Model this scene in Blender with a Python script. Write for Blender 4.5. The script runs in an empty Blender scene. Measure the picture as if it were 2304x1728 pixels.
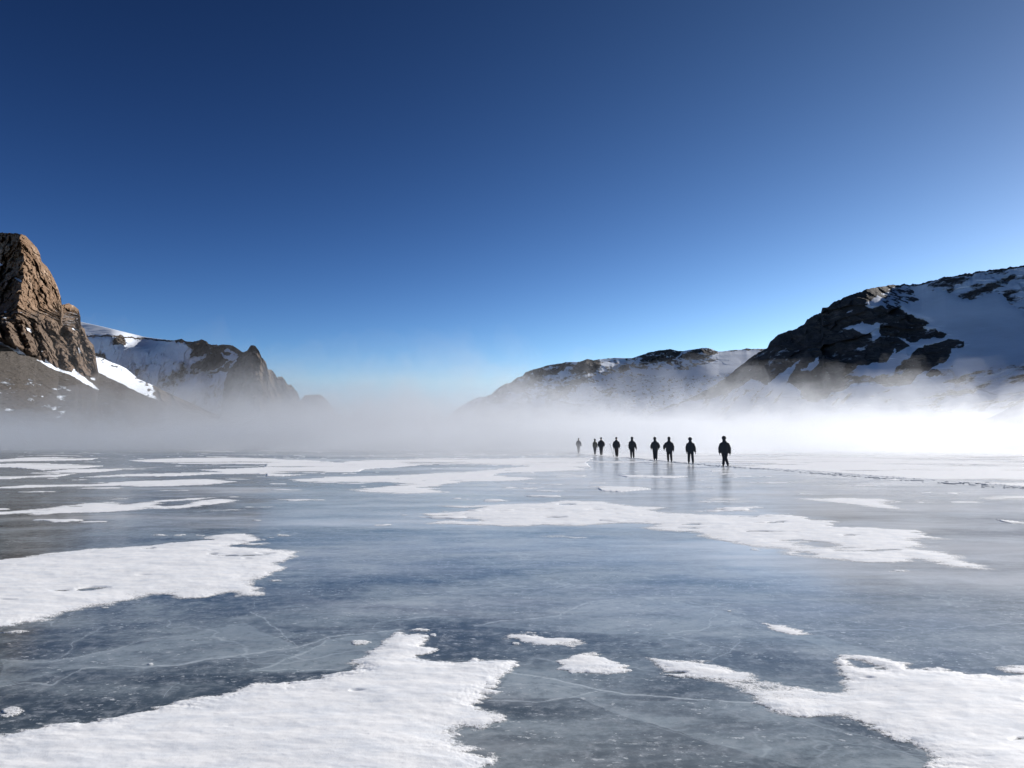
import bpy, math, random
import numpy as np
from mathutils import Vector, Matrix

# ------------------------------------------------------------------ camera, sky, sun, exposure
sc = bpy.context.scene
C = sc.collection
W, H, FPX, CAMH = 2304.0, 1728.0, 1728.0, 1.55
PITCH = math.atan((989.8 - 864) / FPX)
cam = bpy.data.cameras.new("camera"); cam.lens = 27.0; cam.sensor_width = 36.0
cam.clip_start = 0.1; cam.clip_end = 20000
camo = bpy.data.objects.new("camera", cam); C.objects.link(camo)
camo.location = (0, 0, CAMH); camo.rotation_euler = (math.pi / 2 + PITCH, 0, 0)
sc.camera = camo

SUN_AZ, SUN_EL = math.radians(60), math.radians(21)      # azimuth to the right of the view (+Y)
world = bpy.data.worlds.new("World"); sc.world = world; world.use_nodes = True
wt = world.node_tree; wt.nodes.clear()
wout = wt.nodes.new("ShaderNodeOutputWorld"); wbg = wt.nodes.new("ShaderNodeBackground")
sky = wt.nodes.new("ShaderNodeTexSky"); sky.sky_type = 'NISHITA'; sky.sun_disc = False
sky.sun_elevation = SUN_EL; sky.sun_rotation = SUN_AZ
sky.altitude = 2500; sky.air_density = 1.0; sky.dust_density = 0.6; sky.ozone_density = 2.5
# deeper, more contrasty blue than the raw sky model gives, lifted a little towards the sun
def wn(t, **k):
    n = wt.nodes.new(t)
    for a_, b_ in k.items(): setattr(n, a_, b_)
    return n
def wl(a_, b_): wt.links.new(a_, b_)
sep = wn("ShaderNodeSeparateColor"); cmb = wn("ShaderNodeCombineColor"); wl(sky.outputs[0], sep.inputs[0])
tc = wn("ShaderNodeTexCoord"); sx_ = wn("ShaderNodeSeparateXYZ"); cx_ = wn("ShaderNodeCombineXYZ"); mz_ = wn("ShaderNodeMath", operation='MAXIMUM')
wl(tc.outputs["Generated"], sx_.inputs[0]); wl(sx_.outputs[0], cx_.inputs[0]); wl(sx_.outputs[1], cx_.inputs[1]); wl(sx_.outputs[2], mz_.inputs[0])
mz_.inputs[1].default_value = 0.075; wl(mz_.outputs[0], cx_.inputs[2]); wl(cx_.outputs[0], sky.inputs["Vector"])
dt = wn("ShaderNodeVectorMath", operation='DOT_PRODUCT'); wl(tc.outputs["Generated"], dt.inputs[0])
dt.inputs[1].default_value = (math.sin(SUN_AZ) * math.cos(SUN_EL), math.cos(SUN_AZ) * math.cos(SUN_EL), math.sin(SUN_EL))
d0_ = wn("ShaderNodeMath", operation='MAXIMUM'); wl(dt.outputs["Value"], d0_.inputs[0]); d0_.inputs[1].default_value = 0.0
d2_ = wn("ShaderNodeMath", operation='POWER'); wl(d0_.outputs[0], d2_.inputs[0]); d2_.inputs[1].default_value = 2.0
for ch, (k_, g_, b_) in enumerate(((0.128, 2.290, 0.669), (0.1095, 2.204, 0.236), (0.0865, 2.248, -0.298))):
    p_ = wn("ShaderNodeMath", operation='POWER'); wl(sep.outputs[ch], p_.inputs[0]); p_.inputs[1].default_value = g_
    e_ = wn("ShaderNodeMath", operation='MULTIPLY'); wl(d2_.outputs[0], e_.inputs[0]); e_.inputs[1].default_value = b_
    x_ = wn("ShaderNodeMath", operation='EXPONENT'); wl(e_.outputs[0], x_.inputs[0])
    m_ = wn("ShaderNodeMath", operation='MULTIPLY'); wl(p_.outputs[0], m_.inputs[0]); wl(x_.outputs[0], m_.inputs[1])
    q_ = wn("ShaderNodeMath", operation='MULTIPLY'); wl(m_.outputs[0], q_.inputs[0]); q_.inputs[1].default_value = k_
    c_ = wn("ShaderNodeMath", operation='MINIMUM'); wl(q_.outputs[0], c_.inputs[0]); c_.inputs[1].default_value = (7.0, 8.0, 9.0)[ch]
    wl(c_.outputs[0], cmb.inputs[ch])
wl(cmb.outputs[0], wbg.inputs[0]); wbg.inputs[1].default_value = 0.1
wt.links.new(wbg.outputs[0], wout.inputs[0])

sun = bpy.data.lights.new("sun", 'SUN'); sun.energy = 4.4; sun.angle = math.radians(0.53); sun.color = (1.0, 0.95, 0.88)
suno = bpy.data.objects.new("sun", sun); C.objects.link(suno)
sd = Vector((math.sin(SUN_AZ) * math.cos(SUN_EL), math.cos(SUN_AZ) * math.cos(SUN_EL), math.sin(SUN_EL)))
suno.rotation_euler = sd.to_track_quat('Z', 'Y').to_euler(); suno.location = sd * 50

sc.view_settings.view_transform = 'Standard'; sc.view_settings.look = 'None'
sc.view_settings.exposure = 0.75; sc.view_settings.gamma = 1.0
sc.render.engine = 'CYCLES'
sc.cycles.use_denoising = True
sc.cycles.volume_bounces = 3; sc.cycles.max_bounces = 8
sc.cycles.transparent_max_bounces = 32
sc.cycles.sample_clamp_indirect = 8.0

# ------------------------------------------------------------------ helpers
rs = np.random.RandomState(7)
PERM = np.concatenate([rs.permutation(256)] * 3)
G3 = rs.normal(size=(256, 3)); G3 /= np.linalg.norm(G3, axis=1)[:, None]

def perlin(x, y, z=0.0):
    x = np.asarray(x, float); y = np.asarray(y, float); z = np.asarray(z, float) + np.zeros_like(x)
    xi, yi, zi = np.floor(x), np.floor(y), np.floor(z)
    fx, fy, fz = x - xi, y - yi, z - zi
    xi, yi, zi = xi.astype(np.int64) & 255, yi.astype(np.int64) & 255, zi.astype(np.int64) & 255
    u, v, w = (t * t * t * (t * (t * 6 - 15) + 10) for t in (fx, fy, fz))
    def g(i, j, k):
        h = PERM[PERM[PERM[(xi + i) & 255] + ((yi + j) & 255)] + ((zi + k) & 255)]
        gr = G3[h]
        return gr[..., 0] * (fx - i) + gr[..., 1] * (fy - j) + gr[..., 2] * (fz - k)
    a = g(0, 0, 0) * (1 - u) + g(1, 0, 0) * u; b = g(0, 1, 0) * (1 - u) + g(1, 1, 0) * u
    c = g(0, 0, 1) * (1 - u) + g(1, 0, 1) * u; d = g(0, 1, 1) * (1 - u) + g(1, 1, 1) * u
    return ((a * (1 - v) + b * v) * (1 - w) + (c * (1 - v) + d * v) * w) * 1.6

def fbm(x, y, z=0.0, o=5, lac=2.03, gain=0.5):
    s = 0; a = 1; f = 1
    for i in range(o):
        s = s + a * perlin(x * f + 17.3 * i, y * f - 9.1 * i, z * f + 5.7 * i); a *= gain; f *= lac
    return s

def ridged(x, y, z=0.0, o=5, lac=2.07, gain=0.5):
    s = 0; a = 1; f = 1
    for i in range(o):
        s = s + a * (1 - np.abs(perlin(x * f + 31.7 * i, y * f + 11.3 * i, z * f - 7.7 * i)) * 2.2); a *= gain; f *= lac
    return s

def facets(x, y, z, seed=0):
    """fractured rock: every cell of space carries its own tilted plane"""
    xi, yi, zi = (np.floor(t).astype(np.int64) for t in (x, y, z))
    best = np.full(x.shape, 9e9); val = np.zeros(x.shape)
    rg = np.random.RandomState(100 + seed); R = rg.rand(256, 7)
    for i in (-1, 0, 1):
        for j in (-1, 0, 1):
            for k in (-1, 0, 1):
                cx, cy, cz = xi + i, yi + j, zi + k
                h = PERM[PERM[PERM[cx & 255] + (cy & 255)] + (cz & 255)]
                dx = x - cx - R[h, 0]; dy = y - cy - R[h, 1]; dz = z - cz - R[h, 2]
                d = dx * dx + dy * dy + dz * dz; m = d < best
                best = np.where(m, d, best)
                val = np.where(m, (R[h, 3] - 0.5) + 1.3 * ((R[h, 4] - 0.5) * dx + (R[h, 5] - 0.5) * dy + (R[h, 6] - 0.5) * dz), val)
    return val

def sstep(a, b, x):
    t = np.clip((x - a) / (b - a), 0, 1); return t * t * (3 - 2 * t)

cP, sP = math.cos(PITCH), math.sin(PITCH)
def ae(px, py):
    """slope coordinates of a direction: sideways and upward per metre forward"""
    r = (np.asarray(px, float) - W / 2) / FPX; u = (H / 2 - np.asarray(py, float)) / FPX
    den = cP - u * sP
    return r / den, (sP + u * cP) / den

def ground(px, py):
    a, e = ae(px, py); d = CAMH / -e
    return a * d, d

def inpoly(x, y, poly):
    p = np.asarray(poly, float); c = np.zeros(np.shape(x), bool)
    x0, y0 = p[-1]
    for x1, y1 in p:
        if y0 != y1:
            c ^= ((y1 > y) != (y0 > y)) & (x < (x0 - x1) * (y - y1) / (y0 - y1) + x1)
        x0, y0 = x1, y1
    return c

def polydist(x, y, poly, closed=True):
    p = np.asarray(poly, float); d = np.full(np.shape(x), 1e18)
    n = len(p); rng = range(n) if closed else range(1, n)
    for i in rng:
        ax, ay = p[i - 1]; bx, by = p[i]
        dx, dy = bx - ax, by - ay; L = dx * dx + dy * dy + 1e-12
        t = np.clip(((x - ax) * dx + (y - ay) * dy) / L, 0, 1)
        d = np.minimum(d, (x - ax - t * dx) ** 2 + (y - ay - t * dy) ** 2)
    return np.sqrt(d)

def sdf(x, y, poly):
    return np.where(inpoly(x, y, poly), 1, -1) * polydist(x, y, poly)

def mesh_np(name, co, quads, mat, attrs=None, smooth=True):
    m = bpy.data.meshes.new(name)
    nv, nf = len(co), len(quads)
    m.vertices.add(nv); m.vertices.foreach_set("co", np.asarray(co, np.float32).ravel())
    k = quads.shape[1]
    m.loops.add(nf * k); m.loops.foreach_set("vertex_index", np.asarray(quads, np.int32).ravel())
    m.polygons.add(nf); m.polygons.foreach_set("loop_start", np.arange(0, nf * k, k, dtype=np.int32))
    m.update(calc_edges=True)
    if smooth: m.polygons.foreach_set("use_smooth", np.ones(nf, bool))
    for an, av in (attrs or {}).items():
        at = m.attributes.new(an, 'FLOAT', 'POINT'); at.data.foreach_set("value", np.asarray(av, np.float32).ravel())
    m.materials.append(mat); m.update()
    o = bpy.data.objects.new(name, m); C.objects.link(o)
    return o

def grid_quads(r, c, keep=None):
    i = np.arange(r * c).reshape(r, c)
    q = np.stack([i[:-1, :-1], i[:-1, 1:], i[1:, 1:], i[1:, :-1]], -1).reshape(-1, 4)
    if keep is not None:
        k = keep.reshape(-1); q = q[k[q].any(axis=1)]
    return q

def compact(co, q, attrs):
    used = np.zeros(len(co), bool); used[q.ravel()] = True
    idx = np.cumsum(used) - 1
    return co[used], idx[q], {k: np.asarray(v).ravel()[used] for k, v in attrs.items()}

def tag(o, label=None, cat=None, group=None, kind=None):
    if label: o["label"] = label
    if cat: o["category"] = cat
    if group: o["group"] = group
    if kind: o["kind"] = kind
    return o

# ------------------------------------------------------------------ node helpers
class NT:
    def __init__(s, name):
        s.m = bpy.data.materials.new(name); s.m.use_nodes = True; s.t = s.m.node_tree; s.t.nodes.clear()
        s.out = s.t.nodes.new("ShaderNodeOutputMaterial")
    def n(s, typ, **kw):
        nd = s.t.nodes.new(typ)
        for k, v in kw.items(): setattr(nd, k, v)
        return nd
    def put(s, sock, v):
        if hasattr(v, "links") or isinstance(v, bpy.types.NodeSocket): s.t.links.new(v, sock)
        else: sock.default_value = v
    def pos(s, scale=(1, 1, 1), rot=(0, 0, 0)):
        g = s.n("ShaderNodeNewGeometry"); mp = s.n("ShaderNodeMapping"); mp.inputs[3].default_value = scale; mp.inputs[2].default_value = rot
        s.t.links.new(g.outputs["Position"], mp.inputs[0]); return mp.outputs[0]
    def noise(s, vec, scale, detail=4, rough=0.55, dist=0.0):
        nd = s.n("ShaderNodeTexNoise"); s.put(nd.inputs["Vector"], vec)
        nd.inputs["Scale"].default_value = scale; nd.inputs["Detail"].default_value = detail
        nd.inputs["Roughness"].default_value = rough; nd.inputs["Distortion"].default_value = dist
        return nd.outputs[0]
    def attr(s, name):
        a = s.n("ShaderNodeAttribute"); a.attribute_name = name; return a.outputs["Fac"]
    def math(s, op, a, b=0.0, c=None, clamp=False):
        nd = s.n("ShaderNodeMath", operation=op, use_clamp=clamp); s.put(nd.inputs[0], a); s.put(nd.inputs[1], b)
        if c is not None: s.put(nd.inputs[2], c)
        return nd.outputs[0]
    def ramp(s, v, lo, hi, a=0.0, b=1.0):
        nd = s.n("ShaderNodeMapRange", interpolation_type='SMOOTHSTEP'); s.put(nd.inputs[0], v)
        for i, q in zip((1, 2, 3, 4), (lo, hi, a, b)): s.put(nd.inputs[i], q)
        return nd.outputs[0]
    def mix(s, f, a, b):
        nd = s.n("ShaderNodeMix", data_type='RGBA'); s.put(nd.inputs[0], f)
        for i, q in ((6, a), (7, b)): s.put(nd.inputs[i], q if not isinstance(q, tuple) else (*q, 1))
        return nd.outputs[2]
    def bump(s, h, strength, dist, nrm=None):
        nd = s.n("ShaderNodeBump"); s.put(nd.inputs["Height"], h); nd.inputs["Strength"].default_value = strength
        nd.inputs["Distance"].default_value = dist
        if nrm is not None: s.put(nd.inputs["Normal"], nrm)
        return nd.outputs[0]
    def bsdf(s, col, rough=0.8, nrm=None, **kw):
        p = s.n("ShaderNodeBsdfPrincipled")
        s.put(p.inputs["Base Color"], col if not isinstance(col, tuple) else (*col, 1)); s.put(p.inputs["Roughness"], rough)
        if nrm is not None: s.put(p.inputs["Normal"], nrm)
        for k, v in kw.items(): s.put(p.inputs[k.replace("_", " ")], v)
        s.t.links.new(p.outputs[0], s.out.inputs[0]); return p

def mat_snow(name="snow", tone=(0.92, 0.93, 0.945)):
    n = NT(name); p = n.pos()
    g = n.noise(p, 45, 4, 0.75); f = n.noise(n.pos((1, 2.4, 1)), 3.2, 7, 0.65); fine = n.noise(p, 170, 3, 0.7)
    c = n.mix(n.ramp(f, 0.38, 0.68), tone, (tone[0] * 0.84, tone[1] * 0.87, tone[2] * 0.91))
    c = n.mix(n.ramp(g, 0.56, 0.72), c, (0.95, 0.95, 0.96))
    c = n.mix(n.ramp(g, 0.44, 0.30, 0.0, 0.6), c, tuple(q * 0.80 for q in tone))
    # where the snow lies thin the grey ice shows between its grains
    cov = n.math('ADD', n.attr("cover"), n.math('MULTIPLY', n.math('SUBTRACT', n.math('ADD', n.math('MULTIPLY', fine, 0.5), n.math('MULTIPLY', g, 0.5)), 0.5), 1.6))
    b = n.bump(f, 0.06, 0.03); b = n.bump(g, 0.25, 0.005, b); b = n.bump(fine, 0.4, 0.002, b)
    n.bsdf(c, 0.6, b, Alpha=n.ramp(cov, 0.08, 0.46))
    return n.m

def mat_ice():
    n = NT("lake_ice")
    p = n.pos(); ps = n.pos((0.55, 1.0, 1.0))
    big = n.noise(ps, 0.22, 5, 0.6, 0.5); mid = n.noise(ps, 0.9, 9, 0.72, 0.4); fine = n.noise(p, 9, 8, 0.78)
    crack = n.attr("crack"); plate = n.attr("plate"); brown_reflect = n.attr("brown_reflect"); frost_glare = n.attr("frost_glare")
    t = n.math('ADD', n.math('MULTIPLY', mid, 0.9), n.math('MULTIPLY', big, 0.30))
    t = n.math('ADD', t, n.math('MULTIPLY', plate, 0.10))
    c = n.mix(n.ramp(t, 0.50, 0.74), (0.050, 0.067, 0.073), (0.275, 0.325, 0.345))
    c = n.mix(n.math('MULTIPLY', brown_reflect, n.ramp(mid, 0.3, 0.7)), c, (0.105, 0.098, 0.090))
    # fine mottling and trapped white bubbles
    c = n.mix(n.ramp(fine, 0.46, 0.66, 0.0, 0.6), c, (0.36, 0.39, 0.41))
    vein = n.noise(n.pos((0.5, 1.0, 1)), 3.5, 9, 0.8, 1.2)
    c = n.mix(n.ramp(vein, 0.47, 0.36, 0.0, 0.45), c, (0.050, 0.066, 0.072))
    c = n.mix(n.ramp(fine, 0.50, 0.34, 0.0, 0.45), c, (0.045, 0.058, 0.064))
    sp = n.noise(n.pos((0.6, 1, 1)), 26, 4, 0.7)
    cl = n.noise(p, 2.2, 4, 0.65)
    spk = n.math('MULTIPLY', n.ramp(sp, 0.59, 0.64), n.ramp(cl, 0.44, 0.58))
    c = n.mix(n.math('MULTIPLY', spk, 0.85), c, (0.66, 0.69, 0.70))
    # hairline fracture web inside the ice
    wv = n.n("ShaderNodeVectorMath", operation='ADD')
    nz = n.n("ShaderNodeTexNoise"); n.put(nz.inputs["Vector"], p); nz.inputs["Scale"].default_value = 1.1; nz.inputs["Detail"].default_value = 4
    sc_ = n.n("ShaderNodeVectorMath", operation='SCALE'); n.put(sc_.inputs[0], nz.outputs["Color"]); sc_.inputs["Scale"].default_value = 0.9
    n.put(wv.inputs[0], n.pos((0.35, 0.6, 0.5))); n.put(wv.inputs[1], sc_.outputs[0])
    vo = n.n("ShaderNodeTexVoronoi", feature='DISTANCE_TO_EDGE'); n.put(vo.inputs["Vector"], wv.outputs[0]); vo.inputs["Scale"].default_value = 0.8
    hair = n.math('MULTIPLY', n.ramp(vo.outputs["Distance"], 0.0, 0.011, 1.0, 0.0), n.ramp(mid, 0.40, 0.60))
    halo = n.ramp(vo.outputs["Distance"], 0.0, 0.10, 0.30, 0.0)
    c = n.mix(n.math('MULTIPLY', halo, 0.6), c, (0.19, 0.22, 0.24))
    c = n.mix(n.math('MULTIPLY', hair, 0.6), c, (0.46, 0.52, 0.55))
    vo2 = n.n("ShaderNodeTexVoronoi", feature='DISTANCE_TO_EDGE'); n.put(vo2.inputs["Vector"], wv.outputs[0]); vo2.inputs["Scale"].default_value = 2.6
    h2 = n.math('MULTIPLY', n.ramp(vo2.outputs["Distance"], 0.0, 0.022, 1.0, 0.0), n.ramp(n.noise(p, 0.8, 3), 0.50, 0.62))
    c = n.mix(n.math('MULTIPLY', h2, 0.35), c, (0.42, 0.47, 0.50))
    ck = n.math('MULTIPLY', crack, n.ramp(fine, 0.25, 0.6, 0.45, 1.0))
    c = n.mix(n.math('MULTIPLY', ck, 0.8), c, (0.58, 0.64, 0.67))
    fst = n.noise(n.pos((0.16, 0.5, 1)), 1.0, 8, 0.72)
    c = n.mix(n.math('MULTIPLY', frost_glare, n.ramp(fst, 0.34, 0.62, 0.50, 1.12), clamp=True), c, (0.70, 0.72, 0.745))  # pale frost, with sun glare mixed into the base colour
    r = n.ramp(mid, 0.3, 0.75, 0.08, 0.25)
    b = n.bump(n.noise(n.pos((0.35, 1, 1)), 2.2, 5, 0.6), 0.18, 0.02); b = n.bump(fine, 0.18, 0.003, b)
    n.bsdf(c, 0.55, b, IOR=1.31, Coat_Weight=0.72, Coat_Roughness=r, Coat_IOR=1.31, Coat_Normal=b)
    return n.m

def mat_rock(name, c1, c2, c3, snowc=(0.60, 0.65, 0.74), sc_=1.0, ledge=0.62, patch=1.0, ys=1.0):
    """rock with strata and stains; snow where the attribute 'rock' is low and on flat ledges"""
    n = NT(name); p = n.pos((sc_, sc_ * ys, sc_)); pv = n.pos((sc_ * 1.3, sc_ * 1.3 * ys, sc_ * 0.8))
    a = n.noise(p, 0.035, 8, 0.65, 0.4); b_ = n.noise(pv, 0.09, 8, 0.7); f = n.noise(p, 0.45, 8, 0.72)
    c = n.mix(n.ramp(a, 0.35, 0.65), c1, c2)
    c = n.mix(n.ramp(b_, 0.50, 0.68), c, c3)
    c = n.mix(n.ramp(f, 0.45, 0.75, 0.0, 0.75), c, tuple(q * 0.45 for q in c1))
    gr = n.noise(p, 1.6, 5, 0.7)
    c = n.mix(n.attr("scree"), c, n.mix(n.ramp(gr, 0.35, 0.65), (0.042, 0.037, 0.034), (0.110, 0.098, 0.088)))
    rock = n.attr("rock")
    g = n.n("ShaderNodeNewGeometry"); sx = n.n("ShaderNodeSeparateXYZ"); n.put(sx.inputs[0], g.outputs["Normal"])
    led = n.math('ADD', sx.outputs[2], n.math('MULTIPLY', n.math('SUBTRACT', n.noise(p, 0.25, 6, 0.7), 0.5), 0.9))
    ledm = n.ramp(led, ledge, ledge + 0.10)
    jit = n.math('MULTIPLY', n.math('SUBTRACT', n.noise(p, 0.12, 8, 0.72), 0.5), 1.3 * patch)
    sm = n.ramp(n.math('ADD', rock, jit), 0.42, 0.58, 1.0, 0.0)
    sm = n.math('MAXIMUM', sm, ledm)
    fs = n.noise(p, 0.05, 7, 0.6)
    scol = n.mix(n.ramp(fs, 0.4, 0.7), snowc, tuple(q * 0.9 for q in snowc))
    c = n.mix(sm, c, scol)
    h = n.math('ADD', n.math('MULTIPLY', f, 1.0), n.math('MULTIPLY', b_, 1.5))
    hb = n.math('MULTIPLY', h, n.math('SUBTRACT', 1.0, n.math('MULTIPLY', sm, 0.93)))
    bm = n.bump(hb, 0.9, 3.0 / sc_)
    n.bsdf(c, 0.85, bm, Specular_IOR_Level=0.2)
    return n.m

def mat_plain(name, col, rough=0.85, ns=40, amt=0.5, bs=0.4, bd=0.01):
    n = NT(name); p = n.pos(); f = n.noise(p, ns, 5, 0.6)
    c = n.mix(n.ramp(f, 0.3, 0.7), tuple(q * (1 - amt * 0.5) for q in col), tuple(q * (1 + amt * 0.5) for q in col))
    n.bsdf(c, rough, n.bump(f, bs, bd)); return n.m

M_SNOW = mat_snow()
M_ICE = mat_ice()
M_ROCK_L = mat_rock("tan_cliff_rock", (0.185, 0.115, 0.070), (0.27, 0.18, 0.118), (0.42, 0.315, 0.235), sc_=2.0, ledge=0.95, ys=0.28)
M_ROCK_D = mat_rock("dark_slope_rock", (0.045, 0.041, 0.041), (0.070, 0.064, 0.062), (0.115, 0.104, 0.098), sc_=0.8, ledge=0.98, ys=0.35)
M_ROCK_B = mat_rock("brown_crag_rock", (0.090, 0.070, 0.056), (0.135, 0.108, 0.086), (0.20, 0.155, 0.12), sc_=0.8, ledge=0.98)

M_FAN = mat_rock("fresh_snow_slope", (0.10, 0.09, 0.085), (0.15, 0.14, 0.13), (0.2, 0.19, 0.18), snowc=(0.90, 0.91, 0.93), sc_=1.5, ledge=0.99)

# ------------------------------------------------------------------ mountains
def massif(name, ridge, Dr, foot_e, Df, na, nt, mat, rockfn, amp, freq, label=None, mfield=None, back=0.5, rough_ridge=0.0, kfield=None, power=1.0, down=0.0, scree_fn=None, mblur=(21, 5), ys=1.0):
    """A mountain built at its own distance: ridge = [(px, py)] skyline; Dr(a), Df(a) = distance of ridge and foot.
    Surface runs from the foot up to the ridge and down behind it."""
    rp = np.array(ridge, float); ra, re_ = ae(rp[:, 0], rp[:, 1])
    a = np.linspace(ra[0], ra[-1], na)
    er = np.interp(a, ra, re_)
    pxl = a * FPX
    rr_ = (rough_ridge(pxl + W / 2) if callable(rough_ridge) else rough_ridge) / FPX * (fbm(pxl * 0.05, 0 * pxl, 3.3, 6, gain=0.6))
    t = np.linspace(0, 1, nt) ** 0.9
    T, A = np.meshgrid(t, a, indexing='ij'); ER = np.broadcast_to(er, T.shape)
    E = foot_e + (ER - foot_e) * T + rr_ * T ** 14
    u = T ** power
    D = Df(A) + (Dr(A) - Df(A)) * u
    # back to picture-like coordinates for feature outlines that were measured on the photograph
    den = cP + E * sP
    U = (E * cP - sP) / (cP + E * sP); PX = W / 2 + A * (cP - U * sP) * FPX; PY = H / 2 - U * FPX
    if mfield is not None:
        Eg = np.linspace(foot_e, er.max() + 0.004, nt); EE, AA = np.meshgrid(Eg, a, indexing='ij')
        UU = (EE * cP - sP) / (cP + EE * sP)
        extra = blur(blur(mfield(W / 2 + AA * (cP - UU * sP) * FPX, H / 2 - UU * FPX), mblur[0], 1), mblur[1], 0)
        M = np.cumsum(extra, axis=0) * (Eg[1] - Eg[0])
        for c_ in range(na): D[:, c_] += np.interp(E[:, c_], Eg, M[:, c_]) * D[:, c_]
    if kfield is not None: D = D + kfield(PX, PY, A, E)
    X, Y, Z = A * D, D, CAMH + E * D
    rock = rockfn(PX, PY, X, Y, Z); scree = np.zeros_like(rock)
    if scree_fn is not None: scree = scree_fn(PX, PY)
    Yn = Y * ys
    wx, wy, wz = (fbm(X * freq * 0.8 + q, Yn * freq * 0.8, Z * freq * 0.8 + q, 3) * 0.5 for q in (0, 40, 80))
    n1 = 0.9 * facets(X * freq + wx, Yn * freq + wy, Z * freq * 0.8 + wz, 1) + 0.5 * facets(X * freq * 2.7 + wx, Yn * freq * 2.7 + wy, Z * freq * 2.4 + wz, 2) \
        + 0.26 * facets(X * freq * 7, Yn * freq * 7, Z * freq * 8, 3) + 0.25 * fbm(X * freq * 3, Yn * freq * 3, Z * freq * 3, 5, gain=0.6)
    n1 = n1 * (1 - sstep(0.6, 1, scree)) + 0.10 * sstep(0.6, 1, scree) * fbm(X * .5, Yn * .5, Z * .5, 5, gain=.65)
    n2 = fbm(X * freq * 0.3, Yn * freq * 0.3, Z * freq * 0.3, 4)
    disp = (n1 * amp * blur(blur(np.clip(rock, 0.0, 1), 13, 1), 9, 0) + n2 * amp * 0.8)
    edge = sstep(0, 0.05, 1 - T) * 0.8 + 0.2
    disp = disp * edge
    D2 = D - disp
    X, Y, Z = A * D2, D2, CAMH + E * D2
    if down: Z = Z - down
    # far side
    bt = np.linspace(0, 1, 10)[1:]
    Xb = [X[-1] * (1 + back * q * 0.8) for q in bt]; Yb = [Y[-1] * (1 + back * q * 0.8) for q in bt]
    Zb = [Z[-1] * (1 - q) ** 1.2 - 8 * q for q in bt]
    X = np.vstack([X, Xb]); Y = np.vstack([Y, Yb]); Z = np.vstack([Z, Zb]); rock = np.vstack([rock] + [rock[-1:]] * 9); scree = np.vstack([scree] + [scree[-1:]] * 9)
    co = np.stack([X, Y, Z], -1).reshape(-1, 3)
    o = mesh_np(name, co, grid_quads(*X.shape), mat, {"rock": rock, "scree": scree})
    tag(o, label, None, None, "structure")
    return o

def z5(l): return [(1600 + x / 3.142, 560 + y / 3.142) for x, y in l]
def z3(l): return [(1000 + x / 3.16, 740 + y / 3.16) for x, y in l]
def zL(l): return [(x / 4.147, 500 + y / 4.147) for x, y in l]
def z2(l): return [(180 + x / 4.254, 700 + y / 4.254) for x, y in l]
def blur(f, n, ax):
    f = np.moveaxis(f, ax, 0); k = n // 2
    for _ in range(2):
        p = np.concatenate([np.repeat(f[:1], k + 1, 0), f, np.repeat(f[-1:], k, 0)]); c = np.cumsum(p, 0)
        f = (c[n:] - c[:-n]) / n
    return np.moveaxis(f, 0, ax)
def jitter(PX, PY, s, amt, seed=0):
    return PX + amt * fbm(PX / s, PY / s, seed + .5, 5, gain=0.6), PY + amt * 0.7 * fbm(PX / s, PY / s, seed + 9.5, 5, gain=0.6)

# right-hand mountain in shade
R1_ridge = [(1340, 994), (1470, 925), (1530, 905), (1600, 872), (1640, 846), (1680, 811), (1727, 783), (1733, 770), (1753, 751), (1790, 740), (1808, 730),
            (1816, 717), (1847, 705), (1850, 692), (1863, 690), (1886, 674), (1934, 655), (1975, 644), (2026, 641), (2034, 638),
            (2046, 641), (2071, 638), (2125, 624), (2198, 611), (2304, 597), (2420, 585), (2600, 590), (2900, 640)]
rockA = z5([(-300, 1100), (30, 960), (150, 850), (250, 770), (380, 650), (400, 500), (1340, 200), (1330, 262), (1290, 275), (1190, 340), (1100, 385), (1180, 395), (1250, 418),
            (1340, 400), (1390, 465), (1490, 490), (1550, 535), (1500, 560), (1600, 565), (1665, 600), (1640, 625), (1560, 620), (1420, 660),
            (1330, 625), (1392, 690), (1290, 745), (1210, 820), (1120, 830), (1000, 860), (940, 890), (1150, 900), (1290, 870), (1360, 790), (1450, 690), (1600, 672), (1680, 640), (1800, 655), (1785, 695), (1710, 710),
            (1660, 780), (1560, 850), (1480, 880), (1400, 962), (1250, 968), (1150, 930), (1000, 960), (800, 1060), (720, 1088), (640, 1050), (600, 980),
            (540, 935), (570, 870), (630, 780), (560, 830), (480, 900), (380, 950), (290, 930), (150, 1000), (0, 1060)])
holes1 = [z5([(930, 565), (1050, 520), (1110, 535), (1190, 520), (1195, 600), (1150, 655), (1120, 600), (1060, 605), (1000, 560)]),
          z5([(630, 865), (700, 800), (765, 765), (760, 830), (720, 860)]), z5([(1280, 720), (1300, 705), (1310, 735), (1290, 745)]),
          z5([(980, 860), (1050, 815), (1150, 815), (1215, 800), (1350, 715), (1430, 690), (1370, 760), (1260, 800), (1160, 885), (1060, 850)]),
          z5([(1090, 395), (1140, 385), (1190, 398), (1140, 418)])]
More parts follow.
